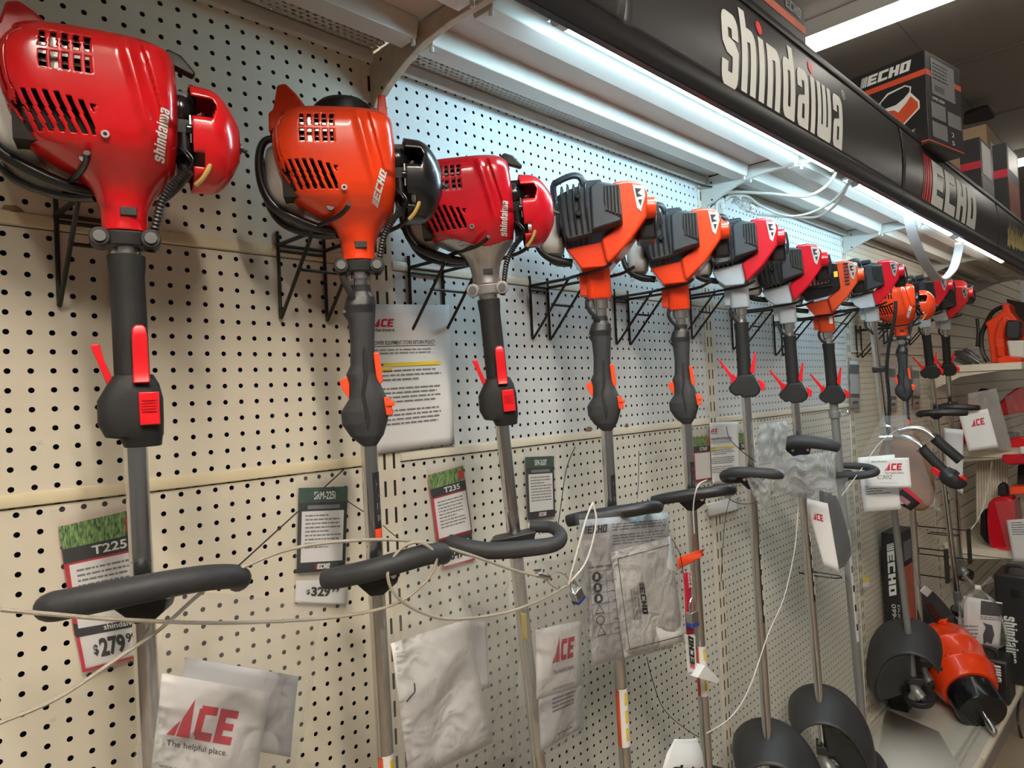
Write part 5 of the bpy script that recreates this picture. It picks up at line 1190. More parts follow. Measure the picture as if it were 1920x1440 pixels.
def padlock(p, lab, tilt=0.0, k=1.0):
    p = Vector(p); R = Matrix.Rotation(tilt, 4, 'Y'); m = Matrix.Translation(W(*p)) @ R
    r = empty('padlock', None, lab, 'padlock', mtx=m)
    MB().box(-.55*k, .55*k, -.3, .3, -1.2*k, 0).build('lock_body', 'steel', r, local=True, bevel=.08); MB().box(-.57*k, .57*k, -.32, .32, -1.25*k, -.85*k).build('lock_base', mat('blue_bumper', (.03, .05, .22), .4), r, local=True, bevel=.06, label='dark blue bumper')
    MB().tube([(-.35*k, 0, -.1), (-.38*k, 0, .5*k), (-.2*k, 0, .95*k), (.2*k, 0, .95*k), (.38*k, 0, .5*k), (.35*k, 0, -.1)], .1*k, n=8).build('shackle', 'steel', r, local=True)
padlock(at(1078, 1106, -10.2), 'small silver padlock joining the steel cables below the fourth handle', -.45, .75)
padlock(at(1298, 1146, -9.0), 'silver padlock with blue base on the fifth shaft over the red tag', .05, 1.05)
def cable(pts, r, m, lab, name='security_cable', cat='cable', grp=None):
    return tag(MB().tube([at(u, v, y) for u, v, y in pts], r, n=8, smooth=8).build(name, m), lab, cat, grp)
cable([(-40, 1372, -8), (0, 1355, -8), (110, 1308, -8.2), (230, 1228, -8.2), (300, 1180, -8), (385, 1105, -9), (450, 1066, -9.3), (560, 1026, -9.6), (700, 1012, -9.8), (800, 1018, -9.9), (880, 1040, -10), (960, 1068, -10.2), (1010, 1080, -10.3)], .095, 'cable', 'long cable from the left edge over the first two handles to the clasp')
cable([(-40, 1140, -9), (0, 1143, -9), (100, 1152, -9), (230, 1162, -9), (420, 1168, -8.4), (600, 1160, -8.6), (700, 1145, -8.8), (760, 1122, -9.4), (805, 1082, -10.2), (818, 1045, -10.4), (795, 1020, -10.2), (765, 1020, -9.9), (738, 1045, -9.6), (727, 1080, -9.6), (745, 1120, -9.8), (800, 1152, -9.9), (860, 1161, -10), (950, 1148, -10.1), (1020, 1122, -10.2), (1062, 1098, -10.2)], .095, 'cable', 'cable looping once round the second handle and sagging to the padlock')
cable([(1025, 1080, -10.3), (1045, 1072, -10.3), (1062, 1080, -10.2), (1068, 1094, -10.2), (1052, 1104, -10.2), (1036, 1098, -10.3), (1022, 1085, -10.3)], .07, 'cable', 'small cable eye threaded through the padlock shackle')
cable([(1066, 1095, -10.2), (1075, 1060, -10.4), (1083, 1030, -10.4), (1100, 970, -10.2), (1112, 942, -10)], .07, 'cord_white', 'white cord rising left of the document bag to the fourth handle')
cable([(1068, 1092, -10.2), (1095, 1060, -10.3), (1110, 1020, -10.3), (1118, 975, -10.2), (1112, 945, -10)], .07, 'cord_white', 'white cord curving across the document bag to the fourth handle')
p = at(1018, 1080, -10.3); r = empty('cable_clasp', tuple(p), 'bright screw clasp crimping the steel cable left of the padlock', 'clasp')
MB().tube([p+Vector((-.6, 0, .25)), p+Vector((.6, 0, -.2))], .22, n=10).build('sleeve', 'steel', r, bevel=.03); MB().tube([p+Vector((-.9, 0, .55)), p+Vector((-.2, 0, .45))], .08, n=8).build('bolt', 'steel', r)
T_ = 'cable tie'
cable([(440, 1066, -9.2), (470, 1040, -9.0), (645, 880, -6)], .04, 'wire', 'long stiff black tie tail slanting up from the first handle', 'cable_tie', T_)
cable([(624, 912, -5), (650, 938, -6), (686, 962, -6.6)], .03, 'wire', 'short black tie tail just left of the second shaft', 'cable_tie', T_)
cable([(718, 985, -6.4), (735, 1000, -6.8), (752, 1012, -7)], .03, 'wire', 'short black tie tail just right of the second shaft', 'cable_tie', T_)
cable([(1078, 838, -5), (1062, 880, -6.5), (1050, 960, -8), (1041, 1018, -9)], .04, 'wire', 'black tie tail rising from the end of the third handle', 'cable_tie', T_)
cable([(1198, 846, -6), (1197, 900, -7.5), (1195, 935, -8.5)], .03, 'wire', 'thin upright black tie tail on the fourth handle', 'cable_tie', T_)
cable([(1362, 800, -7), (1368, 822, -7.4), (1390, 845, -8), (1418, 866, -8.6)], .045, 'wire', 'curved black tie tail left of the crumpled clear bag', 'cable_tie', T_)
cable([(1213, 1232, -6), (1222, 1270, -6), (1245, 1330, -6), (1290, 1370, -6.3), (1312, 1382, -6.8)], .035, 'wire', 'thin black wire hanging below the document bag', 'wire', 'wire')
cable([(1260, 1010, -8.5), (1275, 1040, -9), (1281, 1075, -9)], .035, 'wire', 'thin black wire right of the document bag', 'wire', 'wire')
cable([(1372, 925, -8), (1362, 960, -6), (1357, 1000, -3), (1354, 1050, -1), (1352, 1090, -.8)], .035, 'wire', 'thin black wire down the second upright', 'wire', 'wire')
cable([(1498, 925, -8), (1496, 960, -8), (1490, 1030, -8), (1470, 1120, -8.6), (1440, 1190, -9), (1405, 1290, -9.4), (1370, 1345, -9.6), (1325, 1375, -9.6)], .06, 'cord_white', 'long thin white cord sweeping down across the sixth shaft', 'thin_cord', 'cord')
cable([(1350, 920, -9), (1375, 940, -9), (1400, 945, -8.6), (1430, 938, -8.4), (1450, 922, -8)], .04, 'wire', 'thin dark wire sagging between the fifth and sixth handles', 'wire', 'wire')
cable([(1302, 1000, -8.4), (1300, 950, -8.8), (1308, 912, -9.4), (1325, 900, -9)], .06, 'cord_white', 'short white cord over the fifth handle', 'thin_cord', 'cord')
cable([(1822, 790, -8), (1862, 800, -10), (1858, 880, -9.5), (1840, 960, -9), (1815, 1000, -8)], .09, 'cord_white', 'thin white cord hanging in front of the last logo bag', 'thin_cord', 'cord')

# crumpled film around handles 6 to 8
def rag(px, Y, lab, seed, amp=.5, m='film2', nu=28, nv=22, name='crumpled_film'):
    c = q4(px, Y); f = quadmap(*c)
    def g(side):
        def h(u, v):
            e = math.sin(math.pi*u)**.5*math.sin(math.pi*v)**.5
            return f(u, v)+f.n*(side*.7*e+amp*dist_noise(u*2.3+side, v*2.1, seed)*(.3+e)+amp*.5*math.sin(13*u+8*v+seed))+Vector((0, 0, .35*math.sin(11*u+seed)*e))
        return h
    mb = MB(); mb.sheet(g(1), nu, nv); mb.sheet(g(-1), nu, nv)
    return tag(mb.build(name, m, sharp=180, world_origin=tuple(c[3])), lab, 'plastic film')
rag([(1425, 795), (1480, 788), (1470, 865), (1408, 875)], -8.9, 'crumpled clear film gathered round the sixth shaft above its handle', 1, .9)
rag([(1455, 860), (1540, 848), (1560, 915), (1450, 930)], -9.6, 'crumpled clear film over the end of the sixth handle', 3, .9)
rag([(1478, 915), (1545, 905), (1520, 935), (1480, 930)], -8.6, 'loose edge of clear film below the sixth handle', 4, .4)
rag([(1540, 850), (1568, 840), (1567, 915), (1548, 925)], -8.4, 'narrow film wrap in front of the eighth shaft', 6, .3)
rag([(1398, 893), (1448, 898), (1440, 965), (1412, 930)], -8.8, 'small folded clear bag hanging below the sixth handle', 9, .3)
# bag on trimmer 8 with booklet and black guards
c = q4([(1510, 925), (1550, 915), (1575, 1040), (1545, 1078)], -8.9)
logo_sheet([(1509, 934), (1552, 944), (1574, 1073), (1545, 1062)], -8.9, 'folded store booklet with red logo in the bag beside the grey shaft', (.14, .70, .52, .12), name='logo_booklet')
for k, (px, Y, lab) in enumerate([([(1530, 918), (1565, 925), (1594, 1055), (1560, 1072)], -8.4, 'long black blade scabbard, front one in the bag by the grey shaft'), ([(1548, 925), (1572, 930), (1600, 1035), (1580, 1064)], -7.9, 'long black blade scabbard, rear one in the bag by the grey shaft')]):
    c = q4(px, Y); f = quadmap(*c); mb = MB(); mb.sheet(lambda u, v: f(.5+(u-.5)*(1-.35*abs(2*v-1)**3), v)+f.n*.6*math.sin(math.pi*u), 10, 14); tag(mb.build('blade_cover', 'gloss_black', solid=.12, world_origin=tuple(c[3])), lab, 'blade cover')
clear_bag(q4([(1505, 905), (1590, 895), (1600, 1075), (1535, 1092)], -8.8), 'clear bag with booklet and black covers hanging beside the grey shaft', depth=1.6, seed=13, amp=.35)
# bag on trimmer 9
mb = MB(); P_ = [(1660, 812), (1700, 800), (1722, 812), (1742, 855), (1755, 905), (1754, 940), (1738, 957), (1722, 960), (1700, 950), (1680, 915), (1662, 900), (1645, 870), (1648, 840)]
c = at(1705, 890, -8.5); pts = facing(P_, -8.5); nv = Vector((c.x-CP.x, c.y-CP.y, 0)).normalized()
def blob(t):
    return [[c+(p-c)*q+nv*y for p in pts] for y, q in t]
mb.loft(blob([(-1.5, .75), (-1.1, .92), (-.4, 1), (.6, .97), (1.3, .6)])); o = mb.build('leather_harness', 'brown', None, sub=2, world_origin=tuple(c)); tag(o, 'brown folded harness pad inside the bag under the bicycle handles', 'harness')
clear_bag(q4([(1655, 780), (1700, 778), (1765, 960), (1600, 880)], -9.6), 'wide clear bag tied under the bicycle handles around the brown pad', m='film', depth=1.8, seed=17, amp=.35)
def extra302(f, r):
    text_on(f, 'C302', .24, .30, .58, .13, 'ink', r, 'handwriting', 0, -.005, .3); text_on(f, 'Echo Shindaiwa', .14, .86, .50, .07, 'ink', r, 'handwriting', 0, .0, .3)
    plate(f, .28, .16, .70, .168, 'ruled_line', 'inkgrey', r)
c = q4([(1608, 858), (1677, 852), (1690, 955), (1620, 960)], -9.4); r = empty('store_sheet', tuple(c[3]), 'rear store sheet with table lines under the handwritten C302 sheet', 'paper'); sheet_obj('paper', c, 'paper', r); f = quadmap(*c, off=.03); mb = MB(); textlines(mb, f, .12, .8, .30, .48, 4, .3, 3, False); mb.build('print', 'inkgrey', r)
logo_sheet([(1622, 860), (1704, 858), (1709, 914), (1628, 915)], -11.2, 'store sheet with red logo and handwritten C302', (.42, .58, .42, .27), (.42, .47, .86, .07), extra=extra302)
c = q4([(1690, 913), (1708, 922), (1690, 955), (1667, 945)], -10.3); r = empty('black_tag', tuple(facing([(1690, 955)], -11.5)[0]), 'black and red battery tool tag hanging over the harness bag', 'tag')
f = quadmap(*q4([(1668, 935), (1698, 912), (1730, 940), (1708, 958)], -11.5)); mb = MB(); mb.sheet(lambda u, v: f(u, v), 4, 3); mb.build('body', 'black', r, solid=.25); plate(f, .2, .3, .5, .8, 'pink_label', mat('pink_label', (.45, .18, .22), .5), r, .08); plate(f, .8, 0, 1, 1, 'red_end', 'inkred', r, .08); plate(f, .1, .45, .18, .8, 'white_label', 'paper', r, .08)
cable([(1690, 800, -9), (1650, 830, -9.4), (1622, 870, -9.8), (1600, 900, -9.6), (1578, 930, -9)], .05, 'cord_white', 'thin white cord slanting from the bicycle handles across the sheets', 'thin_cord', 'cord')
# last bags
clear_bag(q4([(1815, 738), (1868, 728), (1897, 838), (1815, 846)], -10), 'shiny clear bag over the last handles, red logo sheet inside', m='film2', depth=1.2, seed=21, amp=.4)
logo_sheet([(1798, 778), (1852, 766), (1872, 838), (1816, 846)], -10.6, 'store sheet with red logo in the shiny bag near the shelves', (.30, .62, .5, .2))
o = sheet_obj('paper_bag', q4([(1770, 802), (1806, 806), (1806, 928), (1775, 905)], -7.2), 'paper2', None, thick=.3, wav=.4); tag(o, 'tall pale folded paper hanging behind the right hand bicycle grip', 'paper')
# white cloth bag at the bottom edge
c = q4([(1258, 1386), (1314, 1384), (1322, 1450), (1240, 1450)], -9.5); r = empty('cloth_bag', tuple(c[3]), 'white rounded bag with black word end, at the bottom edge by the fifth shaft', 'bag'); f = quadmap(*c)
MB().sheet(lambda u, v: f(.5+(u-.5)*(1-.25*max(0, v-.6)/.4), v)+f.n*.9*math.sin(math.pi*u)*math.sin(math.pi*min(.95, .3+v*.7)), 16, 14).build('body', 'paper', r, solid=.05); text_on(lambda u, v: f(u, v), 'shindaiwa', 0, 0, 1, .1, 'ink', r, 'x', 0) if False else font_mesh('brand_word', 'daiwa', .2, lambda x, y: f(.12+x, .12+y)+f.n*(.95*math.sin(math.pi*min(.95, .12+x))*math.sin(math.pi*min(.95, .3+(.12+y)*.7))+.05), 'ink', r, bold=.03, fit=.75)
# ------------------------------------------------------------------ cartons on top of the gondola
def carton(p, w, d, z0, lab, m='box_black', rot=0.0, cat='box', dx=1, grp=None):
    """p is the upper corner nearest the viewer; w runs along the wall, d towards it"""
    c, s_ = math.cos(rot), math.sin(rot); o = Vector((p[0], p[1], z0)); X = Vector((c, s_, 0)); Y = Vector((-s_, c, 0)); h = p[2]-z0
    r = empty('carton', tuple(o+X*w/2+Y*d/2), lab, cat, grp)
    mb = MB(); vs = [o+X*w*a+Y*d*b+Vector((0, 0, h*e)) for a in (0, 1) for b in (0, 1) for e in (0, 1)]
    mb.add(vs, [(0, 1, 3, 2), (4, 6, 7, 5), (0, 4, 5, 1), (2, 3, 7, 6), (0, 2, 6, 4), (1, 5, 7, 3)]); mb.build('body', m, r, bevel=.08)
    def side(u, v, e=.03): return o+Y*d*(1-u)-X*e+Vector((0, 0, h*v))     # face looking back along the wall
    def front(u, v, e=.03): return o+X*w*u-Y*e+Vector((0, 0, h*v))
    side.n = -X; front.n = -Y
    return r, side, front
def face_plate(f, u0, v0, u1, v1, name, m, r, e=.03): return MB().add([f(u0, v0, e), f(u1, v0, e), f(u1, v1, e), f(u0, v1, e)], [(0, 1, 2, 3)]).build(name, m, r)
bs_, ls_, we_ = echo_polys()
# charger carton
tn = at(1733, 93, -18.0)
r, sd, fr = carton(tn, 11.3, 13.5, 29.5, 'black charger carton with orange stripe leaning over the sign rail', rot=-.16)
face_plate(sd, 0, .74, 1, .80, 'orange_stripe', 'box_orange', r); face_plate(fr, 0, .74, 1, .80, 'orange_stripe', 'box_orange', r)
for ps, nm in ((ls_+bs_, 'brand_logo'),):
    mb = MB()
    for p in ps: mb.add([sd(.34+.52*q[0]/we_, .84+.11*q[1], .05) for q in p], [(0, 1, 2, 3)])
    mb.build(nm, 'white_ink', r)
P_ = [(.52, .32), (.50, .50), (.53, .60), (.62, .68), (.80, .70), (.86, .66), (.85, .60), (.93, .48), (.93, .40), (.75, .26), (.54, .27)]
MB().add([sd(u, v, .05) for u, v in P_], [tuple(range(len(P_)))]).build('picture_outline', 'white_ink', r)
P2 = [(.53, .33), (.515, .48), (.54, .50), (.68, .47), (.72, .43), (.80, .50), (.85, .56), (.915, .47), (.915, .41), (.75, .28), (.55, .285)]
pr_ = MB().add([sd(u, v, .07) for u, v in P2], [tuple(range(len(P2)))]).build('picture_red_body', 'box_orange', r)
P3 = [(.54, .52), (.55, .60), (.63, .66), (.80, .685), (.845, .655), (.84, .61), (.78, .56), (.70, .52)]
MB().add([sd(u, v, .08) for u, v in P3], [tuple(range(len(P3)))]).build('picture_black_top', 'box_black', r)
font_mesh('range_word', 'FORCE', .6, lambda x, y: sd(.62+x, .16+y*.06, .05), 'white_ink', r, fit=.26, shear=.3); font_mesh('voltage', '56V', .6, lambda x, y: sd(.64+x, .06+y*.09, .05), 'box_orange', r, bold=.01, fit=.2)
face_plate(sd, 0, .03, 1, .045, 'red_line', 'box_orange', r); face_plate(fr, 0, .03, 1, .045, 'red_line', 'box_orange', r)
face_plate(fr, .14, .56, .80, .95, 'shipping_label', 'box_grey', r, .05)
mb = MB(); textlines(mb, lambda u, v: fr(u, v, .07), .18, .6, .72, .92, 5, .35, 4); [mb.add([fr(.22+k*.035, .6, .07), fr(.235+k*.035, .6, .07), fr(.235+k*.035, .67, .07), fr(.22+k*.035, .67, .07)], [(0, 1, 2, 3)]) for k in range(8)]; mb.build('label_print', 'ink', r)
font_mesh('model_number', 'DPB-2500', .6, lambda x, y: fr(.14+x, .50+y*.05, .05), 'white_ink', r, fit=.34, shear=.2)
for a in ((.10, .30, .50, .47), (.55, .28, .95, .44), (.10, .09, .52, .26)): face_plate(fr, *a, 'info_panel', 'box_grey', r, .04)
font_mesh('digit', '2', .6, lambda x, y: fr(.64+x, .17+y*.08, .05), 'white_ink', r, fit=.08); font_mesh('digit', '5', .6, lambda x, y: fr(.64+x, .08+y*.08, .05), 'white_ink', r, fit=.08)
for px in ([(1733, 93), (1742, 100), (1740, 122), (1736, 122)], [(1790, 128), (1799, 132), (1799, 140), (1793, 138)]): pass
sup, _, _ = carton((tn.x+1.5, -14.8, 29.3), 10, 12, ZS+.15, 'plain kraft box the charger carton stands on, mostly behind the sign', m='cardboard', rot=-.1)
# battery tool carton, upper left, cut by the frame
r, sd, fr = carton((50.0, -14.2, 37.9), 19.2, 12, ZS+.15, 'dark carton with an orange stripe at the top edge, above the white sign word')
face_plate(fr, 0, .80, 1, .86, 'orange_stripe', 'salmon', r)
mb = MB(); [mb.add([fr(.70+.24*q[0]/we_, .89+.08*q[1], .05) for q in p], [(0, 1, 2, 3)]) for p in ls_]; mb.build('brand_logo', 'box_grey', r)
font_mesh('range_word', 'FORCE', .6, lambda x, y: fr(.52+x, .60+y*.1, .05), 'box_grey', r, fit=.32, shear=.2)
font_mesh('cross_mark', 'X', .6, lambda x, y: fr(.40+x, .58+y*.25, .05), 'box_grey', r, fit=.1, shear=.2)
P_ = [(.84, .42), (.83, .62), (.86, .74), (.93, .72), (.97, .6), (.97, .42)]; MB().add([fr(u, v, .05) for u, v in P_], [tuple(range(6))]).build('picture', 'salmon', r)
# cartons further right
for (px, Y, w, d, lab, m, stripe) in [((1849, 232), -9.5, 9, 9, 'tall brown cardboard carton behind the black ones at the right', 'cardboard', None),
        ((1836, 256), -14.5, 12, 3.4, 'narrow black carton with red band, right of the charger carton', 'box_black', 'inkred'),
        ((1886, 267), -14.5, 14, 2.6, 'black and red printed carton at the right edge above the sign', 'box_black', 'inkred')]:
    p = at(*px, Y); r, sd, fr = carton(p, w, d, ZS+.15, lab, m)
    if stripe:
        v0, v1 = (.70, .77); face_plate(sd, 0, v0, 1, v1, 'red_band', stripe, r)
        if px[0] == 1886: face_plate(fr, .05, .12, .95, .68, 'red_panel', 'salmon', r); mb = MB(); textlines(mb, lambda u, v: fr(u, v, .05), .15, .85, .18, .62, 9, .3, 5); mb.build('print', 'box_grey', r); face_plate(fr, .1, .78, .9, .98, 'shiny_wrap', 'alu', r, .04)
        else: face_plate(fr, .05, .1, .95, .62, 'grey_panel', 'box_grey', r); face_plate(fr, .1, .66, .8, .97, 'white_label', 'paper', r, .05)
    else: face_plate(fr, .45, .55, .9, .9, 'shipping_label', 'paper2', r)
p = at(1800, 312, -12); r, sd, fr = carton((p.x, -12.5, min(p.z, 36)), 9, 8, ZS+.15, 'kraft paper carton showing under the charger carton corner', 'cardboard')
# ------------------------------------------------------------------ shelves and stock beyond the pegboard
XS = 172.0
def side_shelf(X, z, lab, d=16.2, xa=70):
    r = empty('side_shelf', (X+xa/2, -8, z-1.5), lab, 'shelf', 'shelves beyond the pegboard'); MB().box(X, X+xa, -d, 0, z-.12, z).build('pan', 'cream', r)
    MB().box(X, X+.15, -d, -.3, z-1.5, z-.05).box(X, X+xa, -d-.15, -d, z-1.5, z).build('lip', 'cream', r, bevel=.04)
    MB().prism([(-.1, z-1.5), (-.1, z-5), (-1, z-4.6), (-5, z-2.6), (-13, z-1.6)], X+.5, X+.8, ax='x').build('bracket', 'cream', r)
    return r
z1 = atX(1850, 682, XS).z; z3 = atX(1850, 1030, XS).z; z2 = atX(1870, 846, XS).z
side_shelf(XS, z1, 'cream shelf with the leaf blower on it, at the right edge'); side_shelf(XS+1, z2, 'middle side shelf holding the shiny bag, in shade'); side_shelf(XS, z3, 'low side shelf carrying the red engine unit')
def xprism(px, X, d, name, m, parent=None, bevel=.15, ia=0, lab=None):
    P = [atX(u, v, X) for u, v in px]; return MB().prism([(p.y, p.z) for p in P], X, X+d, ax='x', inset_b=ia).build(name, m, parent, bevel=bevel, label=lab)
X = 178
b0 = atX(1880, 680, X); r = empty('leaf_blower', (X+4, b0.y, z1), 'orange backpack leaf blower with white tank, standing on the right hand shelf', 'leaf blower')
xprism([(1858, 681), (1853, 640), (1850, 612), (1846, 606), (1866, 592), (1878, 583), (1880, 569), (1890, 567), (1895, 585), (1908, 600), (1935, 612), (1935, 682)], X+3, 7, 'frame', 'orange', r, .35)
xprism([(1868, 668), (1864, 630), (1870, 605), (1882, 590), (1890, 600), (1884, 628), (1886, 672)], X+1.8, 2, 'duct', 'orange', r, .4); xprism([(1886, 604), (1890, 600), (1911, 601), (1914, 606), (1914, 630), (1908, 636), (1888, 634), (1885, 628)], X-1, 4, 'engine_cover', 'black', r, .3)
xprism([(1887, 638), (1921, 638), (1922, 672), (1892, 670)], X-.5, 4, 'fuel_tank', 'white_plastic', r, .4, lab='white translucent tank'); xprism([(1870, 671), (1888, 667), (1915, 672), (1916, 682), (1872, 682)], X-1.5, 6, 'base', 'orange', r, .15)
MB().tube([atX(u, v, X+6) for u, v in [(1880, 575), (1862, 585), (1850, 605), (1840, 630), (1842, 660), (1852, 678)]], .5, n=8).build('shoulder_strap', 'black', r)
MB().tube([atX(u, v, X+6) for u, v in [(1832, 597), (1834, 625), (1832, 650)]], .35, n=8).build('strap_end', 'black', r)
for k in range(4): xprism([(1868, 637+k*4), (1882, 636+k*4), (1882, 638+k*4), (1868, 639+k*4)], X+1.6, .3, 'vent_rib', 'lever_orange', r, 0)
o = xprism([(1886, 560), (1960, 575), (1960, 625), (1912, 606), (1896, 588)], X+12, 6, 'black_case_panel', 'dark', None, .3); tag(o, 'dark bundle behind the top of the leaf blower', 'case')
r = empty('wrapped_blades', atX(1815, 684, 176), 'bundle of glossy black parts in clear wrap on the right hand shelf', 'bundle')
for k, pts in enumerate([[(1788, 662), (1800, 664), (1820, 672), (1840, 684)], [(1790, 674), (1806, 676), (1822, 683)], [(1808, 654), (1818, 664), (1834, 676)]]): MB().tube([atX(u, v, 177+k*2) for u, v in pts], [.5, .9, .8, .4][:len(pts)], n=10, squash=.5).build('black_part', 'gloss_black', r)
f = quadmap(atX(1788, 650, 175), atX(1840, 652, 175), atX(1846, 684, 175), atX(1790, 686, 175)); MB().sheet(lambda u, v: f(u, v)+Vector((.5*dist_noise(u*2, v*2, 3), 0, 0)), 16, 10).build('wrap', 'film', r, sharp=180)
# dark and red stock under the shelf
STK = [('red_tool', 'crimson', [(1798, 838), (1800, 792), (1806, 762), (1826, 746), (1832, 742), (1836, 750), (1818, 778), (1812, 795), (1812, 838)], 190, 3, 'red curved tool tube under the right hand shelf'),
       ('red_tool', 'crimson', [(1876, 780), (1874, 755), (1888, 740), (1905, 728), (1940, 722), (1940, 770)], 196, 5, 'dark red machine hanging at the far right in shade'),
       ('black_tool', 'black', [(1832, 735), (1838, 728), (1852, 730), (1850, 744), (1836, 746)], 192, 3, 'small black tool head over the shiny bag'),
       ('red_tray', 'crimson', [(1878, 853), (1940, 851), (1940, 870), (1892, 872), (1880, 866)], 171, 4, 'flat red part hanging under the middle side shelf'),
       ('black_box', 'dark', [(1908, 872), (1960, 872), (1960, 925), (1906, 922)], 180, 6, 'black bin right of the ribbed panel, low right edge'),
       ('grey_box', 'box_grey', [(1862, 815), (1905, 812), (1906, 840), (1866, 844)], 186, 5, 'grey box on the middle side shelf behind the shiny bag'),
       ('red_box', 'red', [(1893, 822), (1925, 818), (1925, 838), (1896, 840)], 182, 4, 'small red box on the middle side shelf'),
       ('price_tab', 'paper', [(1912, 838), (1930, 836), (1930, 850), (1914, 851)], 170, .2, 'white shelf tab at the right edge of the middle shelf'),
       ('price_tab', 'paper', [(1919, 650), (1932, 650), (1932, 668), (1920, 668)], 170, .2, 'white tab at the right edge beside the tank')]
for nm, m, px, X_, d, lab in STK: o = xprism(px, X_, d, nm, m, None, .3); tag(o, lab, nm.replace('_', ' '))
mb = MB(); rings = []
for k in range(12): mb.cyl(atX(1832+k*5, 858, 181), atX(1832+k*5+1, 980, 181), .25, n=6)
o = mb.build('ribbed_panel', 'cream', None); tag(o, 'ribbed pale panel standing below the middle side shelf', 'panel')
rag([(1884, 745), (1925, 720), (1945, 830), (1900, 815)], -14, 'dark shiny bag at the far right under the shelf', 12, .5, 'film', name='shiny_wrap')
# engine unit on the low shelf
X = 174; b0 = atX(1870, 1035, X); r = empty('engine_unit', (X+4, b0.y, z3), 'deep red engine unit with black handle knob on the low side shelf', 'engine')
xprism([(1860, 1040), (1852, 1010), (1849, 975), (1852, 945), (1862, 934), (1885, 930), (1900, 936), (1905, 980), (1902, 1035)], X, 8, 'housing', 'crimson', r, .5)
xprism([(1846, 955), (1838, 965), (1837, 1002), (1848, 1018), (1858, 1022), (1850, 1000), (1848, 970)], X+.5, 5, 'side_frame', 'gloss_black', r, .2)
MB().tube([atX(u, v, X+1) for u, v in [(1848, 1000), (1852, 1015), (1862, 1022)]], .25, n=8).build('chrome_edge', 'steel', r)
xprism([(1871, 930), (1870, 912), (1876, 905), (1886, 910), (1888, 930)], X+1, 3, 'knob', 'black', r, .3); xprism([(1893, 928), (1893, 912), (1930, 912), (1930, 926)], X+1, 4, 'orange_panel', 'lever_orange', r, .2); xprism([(1872, 1040), (1873, 1026), (1900, 1028), (1902, 1040)], X-1, 3, 'foot', 'lever_red', r, .2)
for k in range(3): xprism([(1872, 998+k*5), (1884, 999+k*5), (1884, 1001+k*5), (1872, 1000+k*5)], X-.1, .3, 'vent_rib', 'red', r, 0)
c = [atX(1887, 975, X-3), atX(1935, 972, X-3), atX(1940, 1055, X-3), atX(1900, 1052, X-3)]; r = empty('bagged_manual', tuple(c[3]), 'bagged white manual hanging in front of the deep red engine unit', 'manual'); sheet_obj('paper', c, 'paper', r); f = quadmap(*c, off=.05)
mb = MB(); textlines(mb, f, .15, .9, .62, .95, 6, .35, 8); mb.build('print', 'ink', r); c2 = [atX(1866, 940, X-3.3), atX(1935, 935, X-3.3), atX(1940, 1060, X-3.3), atX(1895, 1058, X-3.3)]; sheet_obj('clear_sleeve', c2, 'film', r, thick=0, wav=.5)
# ------------------------------------------------------------------ things on the deck
ZD = -61.38
# long boxed part standing against the pegboard
pa = at(1655, 999, -1.2); pb = atX(1684, 995, pa.x); pc = at(1709, 972, pb.y)
lb = empty('long_carton', (pa.x, -1.2, ZD), 'tall narrow black carton with sideways white brand word and number, against the pegboard', 'box')
wX = min(max(pc.x-pa.x, 5), 16); MB().box(pa.x, pa.x+wX, pb.y, -.9, ZD, pa.z).build('body', 'box_black', lb, bevel=.06)
hh = pa.z-ZD; dd = -.9-pb.y
sdl = lambda u, v, e=.03: Vector((pa.x-e, -.9-dd*u, ZD+hh*v)); frl = lambda u, v, e=.03: Vector((pa.x+wX*u, pb.y-e, ZD+hh*v))
mb = MB(); [mb.add([sdl(.62-.42*q[1]+.1, .95-.30*q[0]/we_, .05) for q in p], [(0, 1, 2, 3)]) for p in ls_+bs_]; mb.build('brand_logo', 'white_ink', lb)
font_mesh('part_number', '0994420060', .6, lambda x, y: sdl(.40+y*.42, .60-x, .05), 'white_ink', lb, fit=.24); font_mesh('small_word', 'DUST LESS', .6, lambda x, y: sdl(.75+y*.2, .60-x, .05), 'white_ink', lb, fit=.2)
face_plate(frl, .08, .30, .92, .80, 'photo_panel', 'salmon', lb); face_plate(frl, .3, .83, .85, .94, 'white_label', 'box_grey', lb)
# black boxed bar leaning, white tag
r = empty('guide_bar_case', at(1800, 1215, -9), 'black slanted tool case with small white tag, left of the knotted bag', 'case')
MB().tube([at(1740, 1118, -6), at(1760, 1145, -6.5), at(1782, 1178, -7.5), at(1806, 1222, -8.5)], [1.6, 2.2, 2.6, 2.4], n=8, squash=.5, smooth=3).build('scabbard', 'black', r)
sheet_obj('tag', [at(1734, 1098, -8.6), at(1749, 1108, -8.6), at(1739, 1120, -8.6), at(1724, 1108, -8.6)], 'paper', r)
mb = MB(); mb.tube([at(1795, 1166, -8), at(1800, 1185, -8.2), at(1804, 1202, -8.6)], [.8, 1.1, 1.3], n=12); tag(mb.build('gear_case', 'alu', None), 'small bright gear case at the foot of the distant shaft by the knotted bag', 'gear case')
